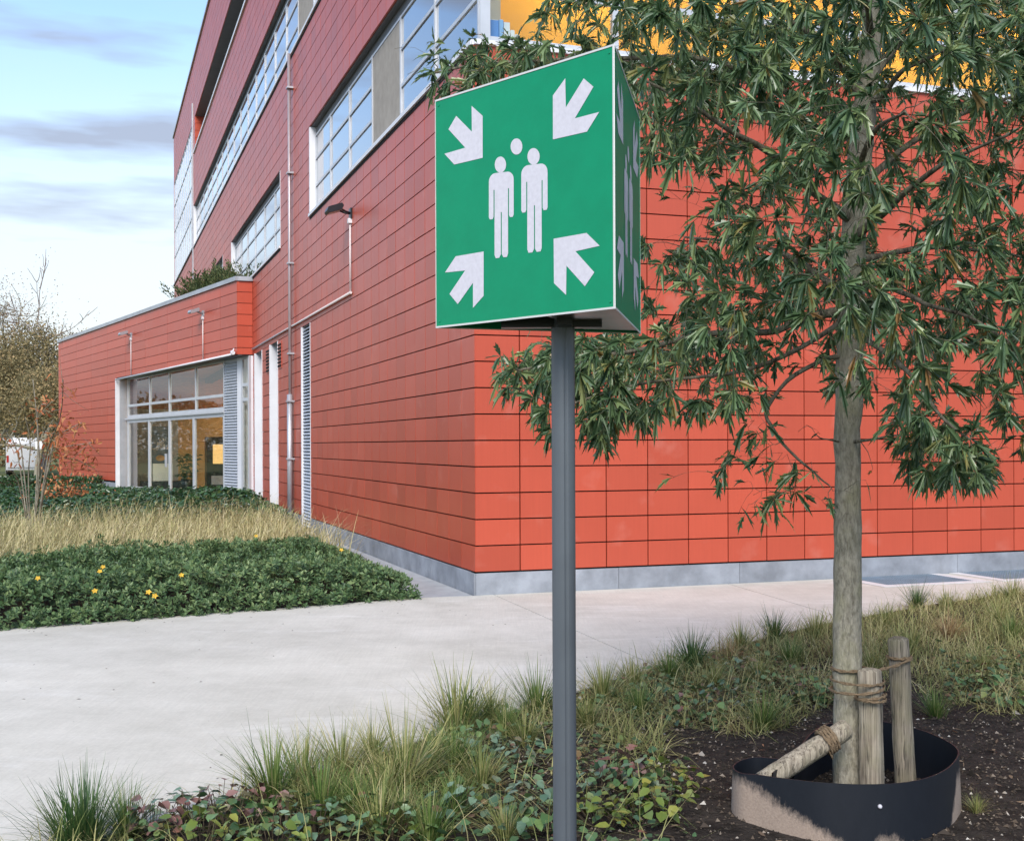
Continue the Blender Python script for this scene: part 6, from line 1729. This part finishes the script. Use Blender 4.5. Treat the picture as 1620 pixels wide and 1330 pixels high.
def far_tree(name, label, pos, height, cr, matl, seed, bare=False, n_leaf=9000, leaf=0.22, zc=0.58):
    r = np.random.default_rng(seed); rr_ = random.Random(seed)
    root = empty(name, tuple(pos)); tag(root, label, 'tree', 'trees beyond the lawn')
    mb = MB(); tipsl = []
    def grow(p, d, ln, rad, lev):
        pts = [p]; q = p
        for i in range(4):
            d = d + np.array([rr_.gauss(0, 0.12) for _ in range(3)]) + np.array((0, 0, 0.05)); d = d / np.linalg.norm(d)
            q = q + d * ln / 4; pts.append(q)
        mb.tube(pts, [rad * (1 - 0.12 * i) for i in range(5)], 7 if lev < 2 else 4, cap=False)
        tipsl.append(q)
        if lev >= (5 if bare else 4): return
        for k in range(3 if lev else 5):
            nd = d * (0.75 if lev else 0.5) + np.array([rr_.gauss(0, 0.55) for _ in range(3)]) + np.array((0, 0, 0.15)); nd = nd / np.linalg.norm(nd)
            grow(pts[-1] if k == 0 else pts[rr_.randint(2, 4)], nd, ln * rr_.uniform(0.55, 0.8), max(rad * 0.55, 0.028), lev + 1)
    grow(np.array((0, 0, -0.2)), np.array((0, 0, 1.0)), height * 0.34, height * 0.018, 0)
    mb.build('trunk', M['bark'] if not bare else bark_mat('pale_bark', (0.22, 0.17, 0.15), (0.36, 0.30, 0.27)), root)
    tipsl = np.array(tipsl)
    if n_leaf:
        c = tipsl[r.integers(len(tipsl), size=n_leaf)] + r.normal(0, cr * 0.12, (n_leaf, 3))
        c = c[c[:, 2] > height * 0.10]; n = len(c)
        V, T = flat_leaf_arrays(c, rand_dir(r, n), rand_dir(r, n, 0, 1), r.uniform(0.7, 1.3, n) * leaf, r.uniform(0.5, 0.8, n) * leaf)
        o_ = obj('crown', np_mesh('crown', V, T), root, matl); tag(o_, kind='stuff')
M['aut_green'] = leaf_mat('autumn_green', [(0.0, (0.13, 0.115, 0.06)), (0.5, (0.23, 0.195, 0.095)), (0.85, (0.35, 0.27, 0.13)), (1.0, (0.42, 0.30, 0.16))], 0.7, 0.2, 0.2)
M['aut_brown'] = leaf_mat('autumn_brown', [(0.0, (0.12, 0.065, 0.03)), (0.6, (0.24, 0.13, 0.06)), (1.0, (0.36, 0.22, 0.12))], 0.7, 0.2, 0.25)
def gp(px, Y): return np.array(((px - CX) / F * Y, Y, -0.15))
far_tree('leafy_tree', 'olive green autumn tree behind the low wing', gp(58, 66), 10.5, 4.5, M['aut_green'], 3, n_leaf=26000, leaf=0.16)
far_tree('leafy_tree', 'spreading olive and yellow tree behind the white van', gp(-5, 74), 11.5, 5, M['aut_green'], 7, n_leaf=26000, leaf=0.16)
far_tree('thin_tree', 'bare pale branched tree rising above its neighbours', gp(70, 84), 16.0, 5, M['aut_brown'], 12, bare=True, n_leaf=700, leaf=0.11)
far_tree('thin_tree', 'half bare brown leaved tree beyond the lawn', gp(15, 80), 15.0, 5, M['aut_brown'], 15, n_leaf=5000, leaf=0.11)
far_tree('leafy_tree', 'rust brown tree partly hidden by the wing corner', gp(105, 92), 10.0, 5, M['aut_brown'], 18, n_leaf=9000, leaf=0.15)
# long mass of trees closing the view
n = 26000
x = r.uniform(-95, -12, n); y = 105 + r.normal(0, 4, n) + (x + 50) * 0.1
h = 6.0 + 1.6 * vnoise(x * 0.25, y * 0.1, 40); z = -0.1 + h * r.uniform(0, 1, n) ** 0.7
V, T = flat_leaf_arrays(np.stack([x, y, z], -1), rand_dir(r, n), rand_dir(r, n, 0, 1), r.uniform(0.3, 0.6, n), r.uniform(0.2, 0.4, n))
tag(obj('far_woodland', np_mesh('far_woodland', V, T), None, M['aut_green']), 'distant olive brown woodland edge beyond the lawn', 'woodland', kind='stuff')
# clipped hedge on the lawn
n = 9000
hx, hy = at_depth(-40, 780, 42.0)[0], 42.0
x = r.uniform(-4.0, 4.4, n); y = r.uniform(-0.5, 0.5, n); z = r.uniform(0.0, 0.62, n)
sx = r.integers(0, 3, n); z = np.where(sx == 0, 0.62, z); y = np.where(sx == 1, -0.5, y)
hg = empty('clipped_hedge', (hx, hy, -0.15)); tag(hg, 'low dark green clipped hedge on the lawn before the white van', 'hedge')
V, T = flat_leaf_arrays(np.stack([x, y, z], -1) + r.normal(0, 0.04, (n, 3)), rand_dir(r, n), rand_dir(r, n, 0, 1), np.full(n, 0.10), np.full(n, 0.06))
o = obj('foliage', np_mesh('foliage', V, T), hg, M['laurel']); tag(o, kind='stuff')
m_ = MB(); m_.box(-3.9, 4.3, -0.42, 0.42, 0.0, 0.55); m_.build('core', M['stem'], hg)

# white van
vx = gp(38, 74)
van = empty('white_van', (vx[0], vx[1], -0.15), math.radians(110)); tag(van, 'white van parked on the far side of the lawn', 'van')
M['van_white'] = mat('van_white', (0.72, 0.74, 0.77), 0.3, 0.5, coat=0.4)
M['tyre'] = mat('tyre', (0.02, 0.02, 0.02), 0.8)
prof = [(-2.3, 0.35), (-2.35, 1.9), (-2.2, 2.25), (1.05, 2.3), (1.55, 2.0), (1.95, 1.35), (2.45, 1.15), (2.55, 0.4)]
n_ = len(prof)
m_ = MB()
for yy_ in (0,): pass
vs = [(x_, -0.92 + (0.10 if z_ > 1.9 else 0), z_) for x_, z_ in prof] + [(x_, 0.92 - (0.10 if z_ > 1.9 else 0), z_) for x_, z_ in prof]
m_.add(vs, [tuple(range(n_)), tuple(range(2 * n_ - 1, n_ - 1, -1))] + [(i, n_ + i, n_ + (i + 1) % n_, (i + 1) % n_) for i in range(n_)]); vb = m_.build('body', M['van_white'], van)
m_ = MB(); m_.add([(1.58, -0.70, 1.97), (1.58, 0.70, 1.97), (1.965, 0.82, 1.38), (1.965, -0.82, 1.38)], [(0, 1, 2, 3)]); m_.build('windscreen', M['black'], van)
for s_ in (-1, 1):
    m_ = MB(); m_.add([(0.75, s_ * 0.93, 1.4), (1.75, s_ * 0.93, 1.4), (1.45, s_ * 0.90, 1.92), (0.75, s_ * 0.90, 1.92)], [(0, 1, 2, 3)]); m_.build('window', M['black'], van)
    m_ = MB(); m_.box(-2.365, -2.352, s_ * 0.44 - 0.40, s_ * 0.44 + 0.40, 0.5, 1.85); m_.build('rear_door', M['van_white'], van)
    m_ = MB(); m_.box(-2.38, -2.353, s_ * 0.82 - 0.06, s_ * 0.82 + 0.06, 0.8, 1.2); m_.build('tail_light', mat('tail_red', (0.5, 0.03, 0.02), 0.3), van)
    for wx in (-1.45, 1.65):
        m_ = MB(); m_.tube([(wx, s_ * 0.72, 0.34), (wx, s_ * 0.94, 0.34)], 0.34, 18); wh = m_.build('wheel', M['tyre'], van)
        m_ = MB(); m_.tube([(wx, s_ * 0.93, 0.34), (wx, s_ * 0.955, 0.34)], 0.19, 14); m_.build('rim', M['zinc'], wh)
# small white notice board on a post
nb_ = gp(62, 62); nbo = empty('notice_board', tuple(nb_)); tag(nbo, 'small white notice board on a post near the van', 'sign')
m_ = MB(); m_.tube([(0, 0, -0.1), (0, 0, 1.9)], 0.03, 8); m_.build('post', M['zinc'], nbo)
m_ = MB(); m_.box(-0.18, 0.18, -0.04, -0.031, 1.6, 2.0); m_.build('board', M['van_white'], nbo)
